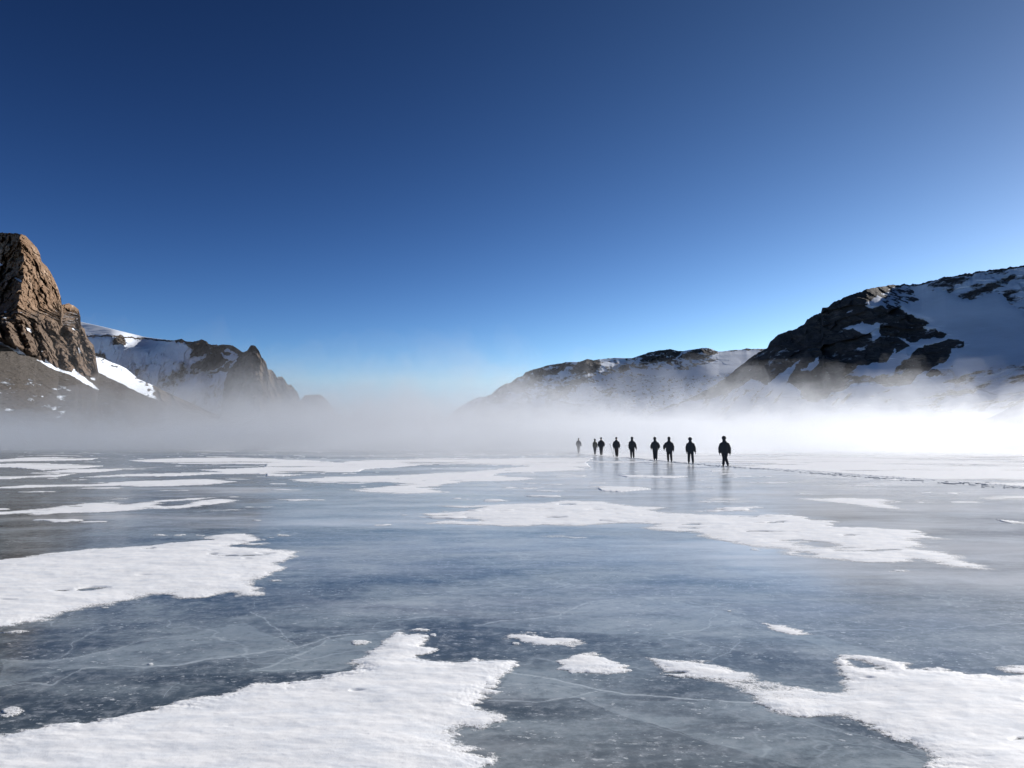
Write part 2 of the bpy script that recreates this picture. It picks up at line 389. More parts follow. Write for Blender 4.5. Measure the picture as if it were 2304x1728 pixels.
def rock_R1(PX, PY, X, Y, Z):
    x, y = jitter(PX, PY, 26, 7, 1)
    r = np.full(PX.shape, 0.02)
    n = fbm(X * 0.02, Y * 0.02, Z * 0.03, 5, gain=0.65)
    band = z5([(1380, 240), (1650, 180), (2212, 100), (2800, 60), (2800, 560), (2212, 470), (2100, 360), (2000, 310), (1850, 360), (1700, 340), (1640, 290), (1450, 300)])
    r = np.where(inpoly(x, y, band), 0.42 + 0.28 * n, r)
    low = z5([(1550, 900), (1700, 830), (1750, 900), (2100, 820), (2800, 700), (2800, 1150), (900, 1150), (1200, 1000), (1400, 980)])
    r = np.where(inpoly(x, y, low), 0.36 + 0.3 * n, r)
    lowl = z5([(-400, 1200), (-100, 1010), (300, 930), (540, 930), (640, 1060), (720, 1090), (1000, 970), (1100, 1200)])
    r = np.where(inpoly(x, y, lowl), 0.30 + 0.35 * fbm((PX + PY * 0.8) / 12, (PY - PX * 0.8) / 70, 2.2, 4), r)
    r = np.where(inpoly(x, y, rockA), 0.80 + 0.28 * n, r)
    x2, y2 = jitter(PX, PY, 9, 2, 7)
    r = np.where(inpoly(x, y, litR1), 0.5 - 0.9 * fbm((PX + 1.6 * PY) / 30, (PY - 0.45 * PX) / 4.0, 2.9, 4) , r)
    for h in holes1: r = np.where(inpoly(x, y, h), 0.05, r)
    sp = z5([(1640, 280), (1690, 760), (1590, 870), (1540, 850)])
    r = np.where(np.hypot((x - (1600 + 1570 / 3.142)) / 15, (y - (560 + 880 / 3.142)) / 8) < 1, 0.8, r)
    r = np.where(np.abs(PY - np.interp(PX, [p[0] for p in R1_ridge], [p[1] for p in R1_ridge])) < 4, np.maximum(r, 0.62), r)
    return r
litR1 = z5([(1190, 330), (1300, 270), (1390, 262), (1470, 360), (1330, 415), (1240, 418)])
def m_R1(PX, PY):
    x, y = jitter(PX, PY, 18, 5, 4)
    return np.where(inpoly(x, y, litR1), 9.0 * sstep(-0.1, 0.25, fbm(PX / 5, PY / 2.2, 8.8, 3) + 0.12), 0.0)
aL, aR = ae(1600, 900)[0], ae(2304, 700)[0]
massif("shaded_mountain", R1_ridge, lambda a: np.interp(a, [aL - .1, aL, aR, aR + .3], [1500, 1380, 980, 760]), -0.004,
       lambda a: np.interp(a, [aL - .1, aL, aR, aR + .3], [1250, 1000, 520, 380]), 900, 420, M_ROCK_D, rock_R1, 26, 0.011,
       mfield=m_R1, rough_ridge=3.0, ys=0.35, mblur=(31, 9))

# middle hill with a sunlit snow plateau
R2_ridge = [(930, 994), (985, 958), (1030, 918), (1062, 899), (1085, 893), (1104, 889), (1120, 873), (1136, 864), (1150, 861), (1164, 849), (1176, 846), (1182, 838), (1221, 825), (1272, 815),
            (1299, 814), (1321, 808), (1335, 810), (1380, 805), (1424, 806), (1443, 798), (1471, 790), (1506, 786), (1535, 790), (1569, 784),
            (1589, 782), (1600, 785), (1617, 792), (1640, 789), (1668, 787), (1680, 783), (1690, 786), (1760, 784), (1900, 780)]
r2_rocks = [z3([(200, 600), (330, 450), (560, 300), (700, 250), (940, 215), (880, 270), (800, 320), (700, 330), (600, 420), (450, 520)]),
            z3([(880, 310), (950, 235), (1015, 205), (1110, 215), (1120, 260), (1060, 300), (960, 340), (890, 345)]),
            z3([(1130, 300), (1200, 260), (1300, 255), (1320, 290), (1240, 320), (1150, 325)]),
            z3([(1340, 215), (1490, 150), (1600, 135), (1690, 160), (1640, 200), (1590, 240), (1480, 240), (1430, 200)]),
            z3([(1660, 200), (1800, 130), (1860, 120), (1940, 175), (1860, 205), (1720, 215)]),
            z3([(2110, 145), (2150, 130), (2190, 145), (2170, 155)]),
            z3([(760, 440), (860, 380), (960, 350), (1060, 330), (960, 400), (860, 480), (700, 540)]),
            z3([(1090, 450), (1180, 420), (1230, 450), (1150, 480)])]
def rock_R2(PX, PY, X, Y, Z):
    x, y = jitter(PX, PY, 14, 4, 2)
    n = fbm(X * 0.012, Y * 0.012, Z * 0.03, 5, gain=0.65)
    r = 0.40 + 0.30 * n + 0.50 * fbm((PX + PY * .6) / 16, (PY - PX * .25) / 5, 6.1, 5, gain=.65)
    lit = z3([(1200, 205), (1290, 210), (1260, 240), (1330, 270), (1420, 290), (1600, 292), (1760, 290), (1900, 240), (1960, 215), (1880, 205), (1960, 165), (2110, 155), (2212, 150), (2600, 150), (2600, 500), (1950, 330), (1500, 330), (1300, 300)])
    r = np.where(inpoly(x, y, lit), 0.05 + 0.2 * n, r)
    low = z3([(1120, 340), (1400, 330), (1900, 330), (2400, 260), (2400, 700), (900, 700)])
    r = np.where(inpoly(x, y, low), 0.34 + 0.35 * fbm((PX + PY) / 9, (PY * 1.6 - PX * .5) / 5, 2.2, 5, gain=.6), r)
    for q in r2_rocks: r = np.where(inpoly(x, y, q), 0.66 + 0.3 * n + 0.22 * fbm(PX / 9, PY / 4, 1.4, 5, gain=.65), r)
    return r
def m_R2(PX, PY):
    x, y = jitter(PX, PY, 14, 3, 5)
    lit = z3([(1190, 200), (1290, 205), (1260, 235), (1330, 262), (1400, 285), (1600, 296), (1760, 292), (1900, 245), (1960, 215), (1880, 205), (1950, 165), (2110, 150), (2700, 100), (2700, 300), (2000, 330), (1500, 335), (1300, 300), (1250, 250)])
    low = z3([(1150, 345), (1500, 335), (1850, 330), (1700, 400), (1500, 480), (1100, 480)])
    v = np.where(inpoly(x, y, lit), 6.0 + 4 * fbm(PX / 30, PY / 7, 3.1, 4), 0.0)
    return v + np.where(inpoly(x, y, low), 3.0 + 5 * fbm(PX / 6, PY / 3, 1.1, 4), 0.0)
massif("distant_snowy_hill", R2_ridge, lambda a: np.interp(a, [-.1, .4], [2750, 2100]), -0.002, lambda a: np.interp(a, [-.1, .4], [2500, 1900]),
       760, 240, M_ROCK_D, rock_R2, 26, 0.008, mfield=m_R2, rough_ridge=1.5, mblur=(121, 31))

# left far hills
L2_ridge = [(60, 690), (181, 724), (231, 735), (289, 749), (325, 758), (362, 763), (391, 766), (409, 762), (416, 767), (434, 769), (443, 765), (452, 764), (461, 767),
            (470, 774), (506, 775), (524, 776), (532, 781), (539, 787), (546, 793), (555, 791), (564, 780), (575, 779), (582, 787), (588, 798), (597, 809),
            (602, 824), (615, 832), (622, 847), (640, 854), (651, 863), (669, 881), (674, 896), (690, 925), (720, 994)]
l2_rocks = [z2([(1040, 310), (1120, 280), (1160, 262), (1200, 285), (1230, 350), (1210, 400), (1130, 440), (1050, 445), (1090, 380)]),
            z2([(1215, 320), (1280, 300), (1400, 305), (1480, 330), (1540, 385), (1460, 390), (1400, 350), (1320, 385), (1240, 360)]),
            z2([(1540, 400), (1600, 380), (1660, 320), (1700, 340), (1780, 430), (2200, 760), (2400, 1300), (1300, 1300), (1400, 600), (1500, 480)]),
            z2([(1190, 440), (1270, 400), (1350, 410), (1410, 470), (1380, 520), (1290, 560), (1200, 550), (1160, 490)]),
            z2([(310, 280), (360, 240), (400, 220), (430, 260), (430, 320), (370, 330), (310, 320)]),
            z2([(915, 290), (960, 262), (1010, 275), (1005, 300)]), z2([(140, 390), (240, 420), (280, 480), (260, 500), (180, 470)])]
def rock_L2(PX, PY, X, Y, Z):
    x, y = jitter(PX, PY, 14, 4, 3)
    n = fbm(X * 0.02, Y * 0.02, Z * 0.03, 5, gain=0.65)
    r = 0.08 + 0.12 * n
    low = z2([(450, 520), (900, 480), (1350, 560), (1500, 1000), (500, 1000)])
    r = np.where(inpoly(x, y, low), 0.30 + 0.35 * n, r)
    for q in l2_rocks: r = np.where(inpoly(x, y, q), 0.85 + 0.2 * n, r)
    rdy = PY - np.interp(PX, [p[0] for p in L2_ridge], [p[1] for p in L2_ridge])
    r = np.where((x > 395) & (rdy < 9 + 14 * fbm(PX / 22, 0 * PX, 9.1, 4)), 0.85, r)
    r = np.where((x > 430) & (rdy > 0) & (rdy < 75) & (fbm(PX / 26, PY / 18, 3.3, 5, gain=.6) > 0.16), 0.78, r)
    # thin rocky rim under the sunlit cap
    rim = polydist(x, y, z2([(60, 240), (150, 232), (330, 232), (420, 245), (700, 270), (900, 285), (1100, 298)]), False)
    return np.where(rim < 1.6, 0.7, r)
def m_L2(PX, PY):
    x, y = jitter(PX, PY, 20, 2, 6)
    cap = z2([(-900, 0), (3000, -400), (1100, 270), (900, 270), (780, 290), (660, 350), (600, 390), (560, 370), (490, 350), (480, 260), (330, 225), (60, 232), (-900, 230)])
    return np.where(inpoly(x, y, cap), 10.0, 0.0)
massif("snowy_crag_hill", L2_ridge, lambda a: np.interp(a, [-.75, -.3], [1480, 1000]), -0.003, lambda a: np.interp(a, [-.75, -.3], [1390, 930]),
       900, 330, M_ROCK_B, rock_L2, 30, 0.026, mfield=m_L2, rough_ridge=lambda px: 3.2 * sstep(400, 440, px) + 3.5 * sstep(560, 600, px), mblur=(61, 7), kfield=lambda PX, PY, A, E: 130 * sstep(568, 660, PX))
massif("hazy_far_hill", [(620, 994), (660, 920), (672, 905), (680, 896), (686, 889), (700, 887), (723, 888), (731, 895), (740, 905), (760, 935), (800, 994)], lambda a: np.full_like(a, 1500.0), -0.002,
       lambda a: np.full_like(a, 1440.0), 120, 60, M_ROCK_B, lambda PX, PY, X, Y, Z: np.full(PX.shape, 0.8), 10, 0.02, rough_ridge=1.5)

# sunlit snow fan beside the cliff
F1_ridge = [(150, 760), (190, 785), (213, 801), (232, 806), (246, 813), (270, 822), (284, 829), (298, 841), (312, 853), (345, 867), (368, 879), (415, 900), (480, 930), (620, 994)]
massif("snow_fan_slope", F1_ridge, lambda a: np.interp(a, [-.6, -.38, -.3], [470, 640, 700]), -0.003, lambda a: np.interp(a, [-.6, -.38, -.3], [400, 590, 690]),
       300, 140, M_ROCK_B, lambda PX, PY, X, Y, Z: 0.04 + 0.95 * sstep(318, 375, PX + 25 * fbm(PX / 12, PY / 9, 8.1, 4)) + 0.5 * sstep(0.1, 0.5, fbm(PX / 14, PY / 5, 4.4, 5)) * sstep(30, 0, PY - np.interp(PX, [p[0] for p in F1_ridge], [p[1] for p in F1_ridge])), 5, 0.03)

# near left cliff over its scree
L1_ridge = [(-500, 560), (-250, 530), (-120, 540), (-40, 528), (0, 524), (24, 523), (43, 525), (58, 531), (70, 545), (82, 558), (90, 572), (93, 588), (104, 597), (113, 610), (123, 631), (131, 650),
            (137, 669), (139, 685), (145, 684), (154, 683), (166, 688), (177, 695), (181, 712), (182, 731), (190, 739), (194, 756), (200, 766), (210, 775),
            (213, 789), (216, 804), (220, 830), (222, 836), (241, 847), (300, 877), (350, 900), (420, 930), (560, 994)]
scree_line = [(-500, 560), (-200, 690), (0, 770), (58, 799), (82, 807), (120, 825), (164, 840), (205, 850), (221, 836), (241, 845), (600, 1010)]
wedges = [zL([(-900, 860), (-300, 1000), (8, 1120), (60, 1150), (150, 1190), (155, 1165), (245, 1243), (180, 1225), (60, 1162), (-300, 1030)]), zL([(335, 1278), (420, 1308), (425, 1283), (510, 1350), (600, 1385), (672, 1405), (688, 1368), (730, 1405), (790, 1450), (928, 1565), (870, 1545), (800, 1510), (700, 1450), (620, 1412), (490, 1372), (400, 1320)]),
          zL([(850, 1450), (890, 1460), (885, 1475), (855, 1465)]), zL([(20, 880), (60, 890), (55, 900), (20, 890)]), zL([(40, 825), (66, 838), (60, 848), (42, 840)]),
          zL([(130, 512), (180, 525), (208, 550), (200, 560), (160, 535)]), zL([(-30, 370), (30, 395), (20, 408), (-30, 400)]),
          zL([(245, 985), (300, 1010), (290, 1030), (250, 1010)]), zL([(720, 1160), (770, 1225), (760, 1230), (725, 1180)]), zL([(670, 985), (740, 1005), (735, 1015), (680, 1000)])]
sl = np.array(scree_line)
def rock_L1(PX, PY, X, Y, Z):
    r = np.full(PX.shape, 1.0)
    x, y = jitter(PX, PY, 12, 1.5, 3)
    for q in wedges: r = np.where(inpoly(x, y, q), -0.6, r)
    n = fbm(PX / 30, PY / 10, 7.7, 5, gain=.6)
    lowp = PY > 850
    r = np.where(lowp & (PX < 160) & (n > 0.42), 0.52, r)
    return r
def k_L1(PX, PY, A, E):
    """facets of the tower: left side turned away from the sun, right side facing it"""
    cliff = sstep(0, 14, np.interp(PX, sl[:, 0], sl[:, 1]) - PY)
    x = PX + 5 * fbm(PX / 20, PY / 14, 2.7, 4)
    arete = np.interp(PY, [520, 600, 640, 700, 770], [44, 56, 50, 40, 30])
    tower = sstep(735, 700, PY)
    f = np.where(x < arete, -(x - arete) * 0.85, (x - arete) * 0.55)
    # buttresses of the lower wall
    low = 16 * np.abs(((x + (PY - 720) * -0.35) / 34.0) % 1.0 - 0.35) ** 1.0
    ledge = -22 * sstep(690, 720, PY) 
    return cliff * (tower * f * 0.9 + (1 - tower) * (low + 0.12 * x)) + cliff * ledge + 30 * sstep(139, 142, x) * sstep(740, 720, PY) * cliff
massif("tan_rock_cliff", L1_ridge, lambda a: np.interp(a, [-1.0, -.67, -.5, -.4, -.33], [300, 380, 455, 560, 620]), -0.004,
       lambda a: np.interp(a, [-1.0, -.67, -.5, -.4, -.33], [150, 235, 330, 500, 610]), 900, 520, M_ROCK_L, rock_L1, 9, 0.06, rough_ridge=2.5, kfield=k_L1, power=0.8, ys=0.28,
       scree_fn=lambda PX, PY: sstep(-2, 2, PY - np.interp(PX, sl[:, 0], sl[:, 1]) + 3 * fbm(PX / 12, PY / 12, 1.0, 4)) + (1 - sstep(-2, 2, PY - np.interp(PX, sl[:, 0], sl[:, 1]))) * 0.55 * sstep(670, 740, PY + 30 * fbm(PX / 25, PY / 25, 5.0, 4)))

# bright snow apron rising at the right edge
S_ridge = [(1900, 994), (1960, 985), (2060, 974), (2110, 968), (2166, 960), (2230, 938), (2304, 903), (2400, 865), (2600, 800), (2900, 730)]
massif("snow_apron", S_ridge, lambda a: np.interp(a, [.45, .67, 1.1], [240, 270, 300]), -0.006, lambda a: np.interp(a, [.45, .67, 1.1], [150, 112, 90]),
       400, 160, M_FAN, lambda PX, PY, X, Y, Z: 0.02 + 0.35 * sstep(.15, .6, fbm(PX / 40, PY / 3.5, 3.1, 5)) * sstep(960, 900, PY), 2.5, 0.02)

# ------------------------------------------------------------------ lake ice and snow on it
rows = np.concatenate([np.arange(992.5, 998, 0.5), np.arange(998, 1040, 0.45), np.arange(1040, 1130, 0.8), np.arange(1130, 1250, 1.1), np.arange(1250, 1800, 1.5)])
cols = np.arange(-180, 2490, 2.2)
PYg, PXg = np.meshgrid(rows, cols, indexing='ij')
GX, GY = ground(PXg, PYg)

def px_line(pts): return [tuple(ground(x, y)) for x, y in pts]
crack_lines = [  # (points in photograph pixels, half width px, strength)
    ([(1157, 1515), (1230, 1526), (1290, 1540), (1340, 1553), (1420, 1562), (1500, 1566), (1600, 1576), (1700, 1580)], 1.9, 0.95),
    ([(1095, 1575), (1150, 1579), (1220, 1578), (1280, 1570), (1330, 1557)], 1.5, 0.7),
    ([(1127, 1545), (1200, 1542), (1280, 1545), (1345, 1552)], 1.3, 0.4),
    ([(1300, 1570), (1400, 1612), (1500, 1640), (1570, 1662)], 1.4, 0.35),
    ([(0, 1485), (90, 1488), (180, 1475), (250, 1462), (330, 1440), (420, 1428)], 1.4, 0.5),
    ([(125, 1480), (150, 1462), (160, 1445), (190, 1430), (220, 1415), (230, 1410)], 1.4, 0.6),
    ([(0, 1545), (60, 1535), (120, 1542), (140, 1530), (180, 1505), (260, 1495), (400, 1500), (440, 1492), (520, 1480), (600, 1467), (670, 1455), (750, 1432), (830, 1425), (905, 1416)], 1.8, 0.75),
    ([(565, 1510), (620, 1494), (660, 1478), (700, 1465), (740, 1440)], 1.8, 0.85),
    ([(365, 1572), (375, 1555), (385, 1545), (400, 1535)], 1.4, 0.6),
    ([(560, 1375), (600, 1392), (630, 1415), (668, 1453)], 1.6, 0.6),
    ([(570, 1368), (572, 1350), (600, 1342)], 1.3, 0.5),
    ([(565, 1512), (640, 1505), (700, 1506), (770, 1512)], 1.4, 0.6),
    ([(835, 1415), (860, 1400), (900, 1392), (1000, 1388)], 1.5, 0.5),
    ([(1060, 1412), (1130, 1398), (1200, 1392), (1262, 1382), (1290, 1366), (1340, 1355), (1390, 1347)], 1.8, 0.7),
    ([(1590, 1492), (1610, 1478), (1640, 1460), (1660, 1450)], 1.4, 0.6),
    ([(1810, 1424), (1900, 1418), (2000, 1417), (2100, 1412), (2180, 1407), (2304, 1402)], 1.5, 0.5),
    ([(1790, 1620), (1850, 1640), (1960, 1662), (2000, 1675), (2080, 1695)], 1.4, 0.4),
    ([(1450, 1632), (1520, 1650), (1600, 1672), (1700, 1690)], 1.3, 0.3),
    ([(900, 1340), (1000, 1335), (1060, 1325), (1180, 1318)], 1.2, 0.35),
    ([(300, 1728), (330, 1700)], 1.2, 0.3)]
crack = np.zeros(PXg.shape)
jx = PXg + 13 * fbm(GX * 1.3, GY * 1.3, 4.0, 5, gain=.6); jy = PYg + 5.5 * fbm(GX * 1.3, GY * 1.3, 8.0, 5, gain=.6)
for pts, hw, st in crack_lines:
    lo, hi = min(p[1] for p in pts) - 15, max(p[1] for p in pts) + 15
    rsel = (rows > lo) & (rows < hi)
    d = polydist(jx[rsel], jy[rsel] , pts, False)
    crack[rsel] = np.maximum(crack[rsel], 1.15 * st * np.exp(-(d / (hw * 0.55)) ** 2) + 0.10 * st * np.exp(-(d / 8) ** 2))
plates = [[(1157, 1515), (1290, 1540), (1420, 1562), (1300, 1570), (1095, 1575)], [(1300, 1570), (1700, 1580), (2000, 1675), (2100, 1728), (1800, 1728), (1400, 1612)],
          [(0, 1485), (180, 1475), (420, 1428), (560, 1400), (668, 1453), (520, 1480), (400, 1500), (180, 1505), (0, 1545)], [(565, 1512), (740, 1440), (905, 1416), (850, 1460), (770, 1512)],
          [(1060, 1412), (1262, 1382), (1340, 1355), (1500, 1345), (1700, 1400), (1500, 1430), (1200, 1420)], [(1720, 1425), (1850, 1430), (2000, 1480), (1900, 1480), (1800, 1440)]]
plate = np.zeros(PXg.shape)
for p in plates: plate = np.maximum(plate, sstep(-1, 2.5, sdf(jx, jy, p)) * np.exp(-np.clip(sdf(jx, jy, p), 0, None) / 60))
brown_reflect = sstep(420, 0, PXg) * sstep(1150, 1230, PYg) * sstep(1560, 1430, PYg) * 0.4 + sstep(1650, 2000, PXg) * sstep(1185, 1260, PYg) * sstep(1420, 1290, PYg) * 0.9  # brown reflection of the mountains painted into the ice colour at both sides
brown_reflect = 0.55 * brown_reflect * (0.5 + 0.8 * (fbm(GX * 0.35, GY * 0.6, 3.0, 4) > 0))
fg = 0.34 * sstep(1450, 1010, PYg) - 0.55 * sstep(900, 0, PXg) + 1.0 * sstep(700, 2200, PXg) * sstep(1680, 1120, PYg)  # frost noise plus low-sun glare painted in, paler to the right and farther out
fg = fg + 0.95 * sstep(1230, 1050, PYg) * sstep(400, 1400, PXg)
frost_glare = 0.80 * sstep(0.0, 1.15, 0.75 * fbm(GX * 0.06, GY * 0.17, 6.6, 8, gain=.66) + fg)
co = np.stack([GX, GY, np.zeros_like(GX)], -1).reshape(-1, 3)
ice = mesh_np("lake_ice", co, grid_quads(*GX.shape), M_ICE, {"crack": crack, "plate": plate, "brown_reflect": brown_reflect, "frost_glare": np.clip(frost_glare, 0, 1)})
tag(ice, "dark blue grey lake ice with pale cracks", kind="structure")
# the ground sheet under and around it, out to the horizon
mg = mat_plain("far_ground_snow", (0.46, 0.49, 0.53), 0.8, 0.5, 0.12, 0.2, 0.1)
S = 9000
gm = mesh_np("ground", np.array([(-S, -S, -0.03), (S, -S, -0.03), (S, S, -0.03), (-S, S, -0.03)], float), np.array([[0, 1, 2, 3]]), mg, smooth=False)
tag(gm, kind="structure")

def zs(l, ox, oy, s): return [(ox + x / s, oy + y / s) for x, y in l]
def snow_sheet(name, h, thin=0.02, r=slice(None), c=slice(None), mat=None):
    X, Y = GX[r, c], GY[r, c]
    co = np.stack([X, Y, h - 0.0015], -1).reshape(-1, 3)
    q = grid_quads(*X.shape, keep=(h > 0.0))
    co, q, at = compact(co, q, {"cover": np.clip(h / thin, 0, 1)})
    return mesh_np(name, co, q, mat or M_SNOW, at)

def patch(poly, label, thick=0.016, edge=0.20, jag=0.12, holes=(), pit=0.55, seed=0, soft=1.0, off=0.03):
    p = np.array(poly, float)
    x0, x1, y0, y1 = p[:, 0].min() - 30, p[:, 0].max() + 30, p[:, 1].min() - 14, p[:, 1].max() + 14
    r = np.where((rows > y0) & (rows < y1))[0]; c = np.where((cols > x0) & (cols < x1))[0]
    r = slice(r[0], r[-1] + 1); c = slice(c[0], c[-1] + 1)
    X, Y = GX[r, c], GY[r, c]
    wp = px_line(poly)
    sc_ = float(np.clip(np.median(Y[inpoly(X, Y, px_line(poly))]) / 6.0, 0.5, 6))            # traced detail grows coarser with distance
    s = sdf(X, Y, wp) / sc_
    for hp in holes: s = np.minimum(s, -sdf(X, Y, px_line(hp)) / sc_)
    n = fbm(X * 1.1 / sc_, Y * 2.0 / sc_, seed * 3.1, 6, gain=0.62)
    n2 = fbm(X * 5.0 / sc_, Y * 11.0 / sc_, seed * 1.7 + 4, 6, gain=0.68)
    s = s + jag * n + 0.055 * n2 + off
    h = thick * (1 - np.exp(-np.clip(s, 0, None) / edge)) + np.where(s < 0, s * 0.2, 0)
    drift = fbm(X * 0.9, Y * 2.2, seed + 0.3, 5, gain=0.55); fineb = fbm(X * 5, Y * 9, seed + 2.0, 4, gain=0.6)
    h = h + np.where(s > 0, (0.50 * thick * drift + 0.05 * thick * fineb) * sstep(0, edge * 1.5, s), 0)
    pits = fbm(X * 1.6 / np.sqrt(sc_), Y * 3.2 / np.sqrt(sc_), seed + 7.7, 3)
    h = np.where(pits > pit, h - (pits - pit) * thick * 4.0, h)
    h = np.clip(h, -0.05, None)
    o = snow_sheet("snow_patch", h, thin=thick * 0.8, r=r, c=c)
    return tag(o, label, "snow patch", "wind-packed snow patches on the lake ice")

A_ = [(-200, 1690), (0, 1654), (47, 1644), (108, 1631), (163, 1627), (195, 1625), (246, 1616), (307, 1600), (380, 1584), (452, 1571), (524, 1559), (542, 1551), (564, 1539),
      (651, 1539), (687, 1533), (741, 1519), (800, 1505), (782, 1493), (819, 1475), (844, 1462), (855, 1440), (895, 1420), (905, 1419), (909, 1426),
      (956, 1428), (963, 1440), (949, 1455), (978, 1460), (967, 1469), (942, 1475), (945, 1484), (985, 1487), (1021, 1493), (1054, 1486), (1061, 1478), (1083, 1486),
      (1112, 1486), (1166, 1487), (1164, 1498), (1144, 1513), (1119, 1527), (1126, 1538), (1097, 1549), (1117, 1556), (1090, 1563), (1099, 1574), (1079, 1585), (1094, 1592),
      (1126, 1599), (1132, 1610), (1139, 1621), (1086, 1641), (1065, 1634), (1036, 1634), (1021, 1650), (1021, 1665), (1039, 1672), (1086, 1684), (1057, 1695),
      (1133, 1701), (1122, 1715), (1100, 1730), (1060, 1800), (-200, 1800)]
B_ = [(-200, 1285), (0, 1258), (90, 1249), (217, 1235), (325, 1228), (398, 1220), (452, 1217), (484, 1215), (463, 1208), (506, 1202), (546, 1202), (575, 1210), (604, 1213), (564, 1219),
      (524, 1228), (615, 1235), (669, 1240), (669, 1249), (629, 1269), (644, 1278), (615, 1293), (568, 1304), (571, 1316), (593, 1327), (593, 1340),
      (535, 1342), (521, 1334), (481, 1338), (463, 1345), (409, 1345), (387, 1336), (333, 1338), (289, 1354), (202, 1367), (145, 1381), (83, 1396), (0, 1416), (-200, 1470)]
C_ = [(943, 1156), (1027, 1152), (1074, 1143), (1059, 1138), (1117, 1135), (1207, 1132), (1272, 1126), (1352, 1129), (1424, 1138), (1497, 1142), (1464, 1149),
      (1515, 1154), (1660, 1160), (1695, 1162), (1772, 1156), (1797, 1159), (1842, 1169), (1886, 1172), (1870, 1177), (1902, 1183), (1982, 1188), (2061, 1192),
      (2093, 1197), (2087, 1204), (2138, 1213), (2109, 1215), (2071, 1212), (2039, 1216), (2077, 1227), (2061, 1234), (2109, 1243), (2166, 1251), (2160, 1259),
      (2214, 1278), (2198, 1280), (2141, 1274), (2090, 1261), (2046, 1253), (2039, 1259), (1998, 1264), (1934, 1263), (1870, 1258), (1791, 1251), (1775, 1247),
      (1743, 1237), (1695, 1235), (1664, 1228), (1600, 1213), (1558, 1201), (1442, 1189), (1479, 1181), (1468, 1178), (1399, 1176), (1309, 1183), (1225, 1181),
      (1189, 1185), (1117, 1184), (1045, 1181), (965, 1178), (990, 1172), (1045, 1167), (990, 1160)]
D_ = [(1458, 1479), (1543, 1489), (1585, 1493), (1643, 1502), (1716, 1528), (1782, 1543), (1836, 1553), (1875, 1553), (1886, 1531), (1875, 1508), (1875, 1485),
      (1894, 1475), (1933, 1475), (1990, 1483), (2041, 1493), (2052, 1502), (2114, 1504), (2176, 1516), (2222, 1516), (2241, 1526), (2265, 1520), (2249, 1504),
      (2304, 1498), (2480, 1490), (2480, 1800), (2090, 1800), (2102, 1728), (2110, 1705), (2087, 1693), (2029, 1672), (1983, 1655), (1936, 1632), (1906, 1616), (1867, 1612), (1821, 1616),
      (1790, 1612), (1743, 1603), (1712, 1582), (1689, 1568), (1658, 1555), (1604, 1535), (1574, 1528), (1527, 1524), (1489, 1512), (1469, 1497)]
patch(A_, "broad jagged snow patch across the bottom left foreground, fingers pointing right", 0.020, seed=1, jag=0.06, pit=0.84)
patch(B_, "large snow patch entering from the left edge with a pointed right end", 0.020, seed=2, jag=0.06, pit=0.68)
patch(C_, "long snow patch stretching across the middle of the lake in front of the walkers", 0.020, seed=3, jag=0.05, pit=0.55,
      holes=[[(1775, 1219), (1800, 1217), (1860, 1222), (1880, 1227), (1850, 1229), (1790, 1224)], [(1790, 1246), (1810, 1244), (1822, 1247), (1805, 1248)], [(1040, 1172), (1058, 1168), (1075, 1172)]])
patch(D_, "snow patch in the bottom right corner, tapering to a thin tongue on its left", 0.020, seed=4, jag=0.06, pit=0.66,
      holes=[[(1894, 1483), (1915, 1483), (1944, 1489), (1980, 1504), (1940, 1502), (1912, 1493)]])
patch([(1144, 1424), (1202, 1424), (1231, 1433), (1282, 1435), (1321, 1446), (1289, 1458), (1253, 1449), (1209, 1451), (1166, 1444), (1137, 1431)],
      "small ragged snow patch just above a rounder one near the middle of the foreground", 0.013, 0.1, 0.06, pit=.9, seed=5)
patch([(1238, 1486), (1271, 1480), (1292, 1469), (1329, 1469), (1365, 1482), (1405, 1498), (1408, 1511), (1386, 1516), (1329, 1513), (1256, 1505), (1271, 1496)],
      "small rounded snow patch between the two big foreground patches", 0.015, 0.1, 0.06, pit=.9, seed=6)
patch([(1720, 1403), (1759, 1408), (1809, 1423), (1790, 1426), (1743, 1420)], "tiny sliver of snow alone on blue ice above the bottom right patch", 0.011, 0.08, 0.03, pit=.9, seed=7, off=0.02)
patch([(1794, 1122), (1886, 1120), (1982, 1122), (2014, 1127), (2007, 1134), (2052, 1148), (1998, 1146), (1934, 1137), (1870, 1130)],
      "narrow snow patch between the footprint trail and the long middle patch", 0.014, 0.2, 0.04, pit=.75, seed=8)
patch(zs([(-300, 500), (0, 480), (200, 465), (400, 445), (600, 415), (800, 410), (900, 425), (1100, 400), (1300, 385), (1550, 375), (1400, 395), (1200, 405), (1100, 430), (1170, 440),
          (1300, 430), (1400, 405), (1550, 388), (1670, 395), (1640, 412), (1500, 425), (1300, 450), (1190, 455), (1000, 462), (850, 475), (700, 487), (560, 487), (400, 492), (260, 503),
          (200, 490), (0, 500), (-300, 520)], 0, 1000, 3.16), "thin forked snow strip at the left above the large smooth patch", 0.014, 0.15, 0.03, pit=.7, seed=9)
patch(zs([(-300, 320), (0, 303), (200, 288), (400, 288), (700, 281), (820, 268), (1000, 260), (1200, 253), (1400, 246), (1500, 248), (1680, 266), (1500, 285), (1350, 291), (1180, 297), (1000, 298),
          (850, 292), (600, 299), (400, 301), (200, 310), (0, 311), (-300, 330)], 0, 1000, 3.16), "thin unbroken snow strip at the left, farther out than the forked strip", 0.014, 0.12, 0.02, pit=.8, seed=10)
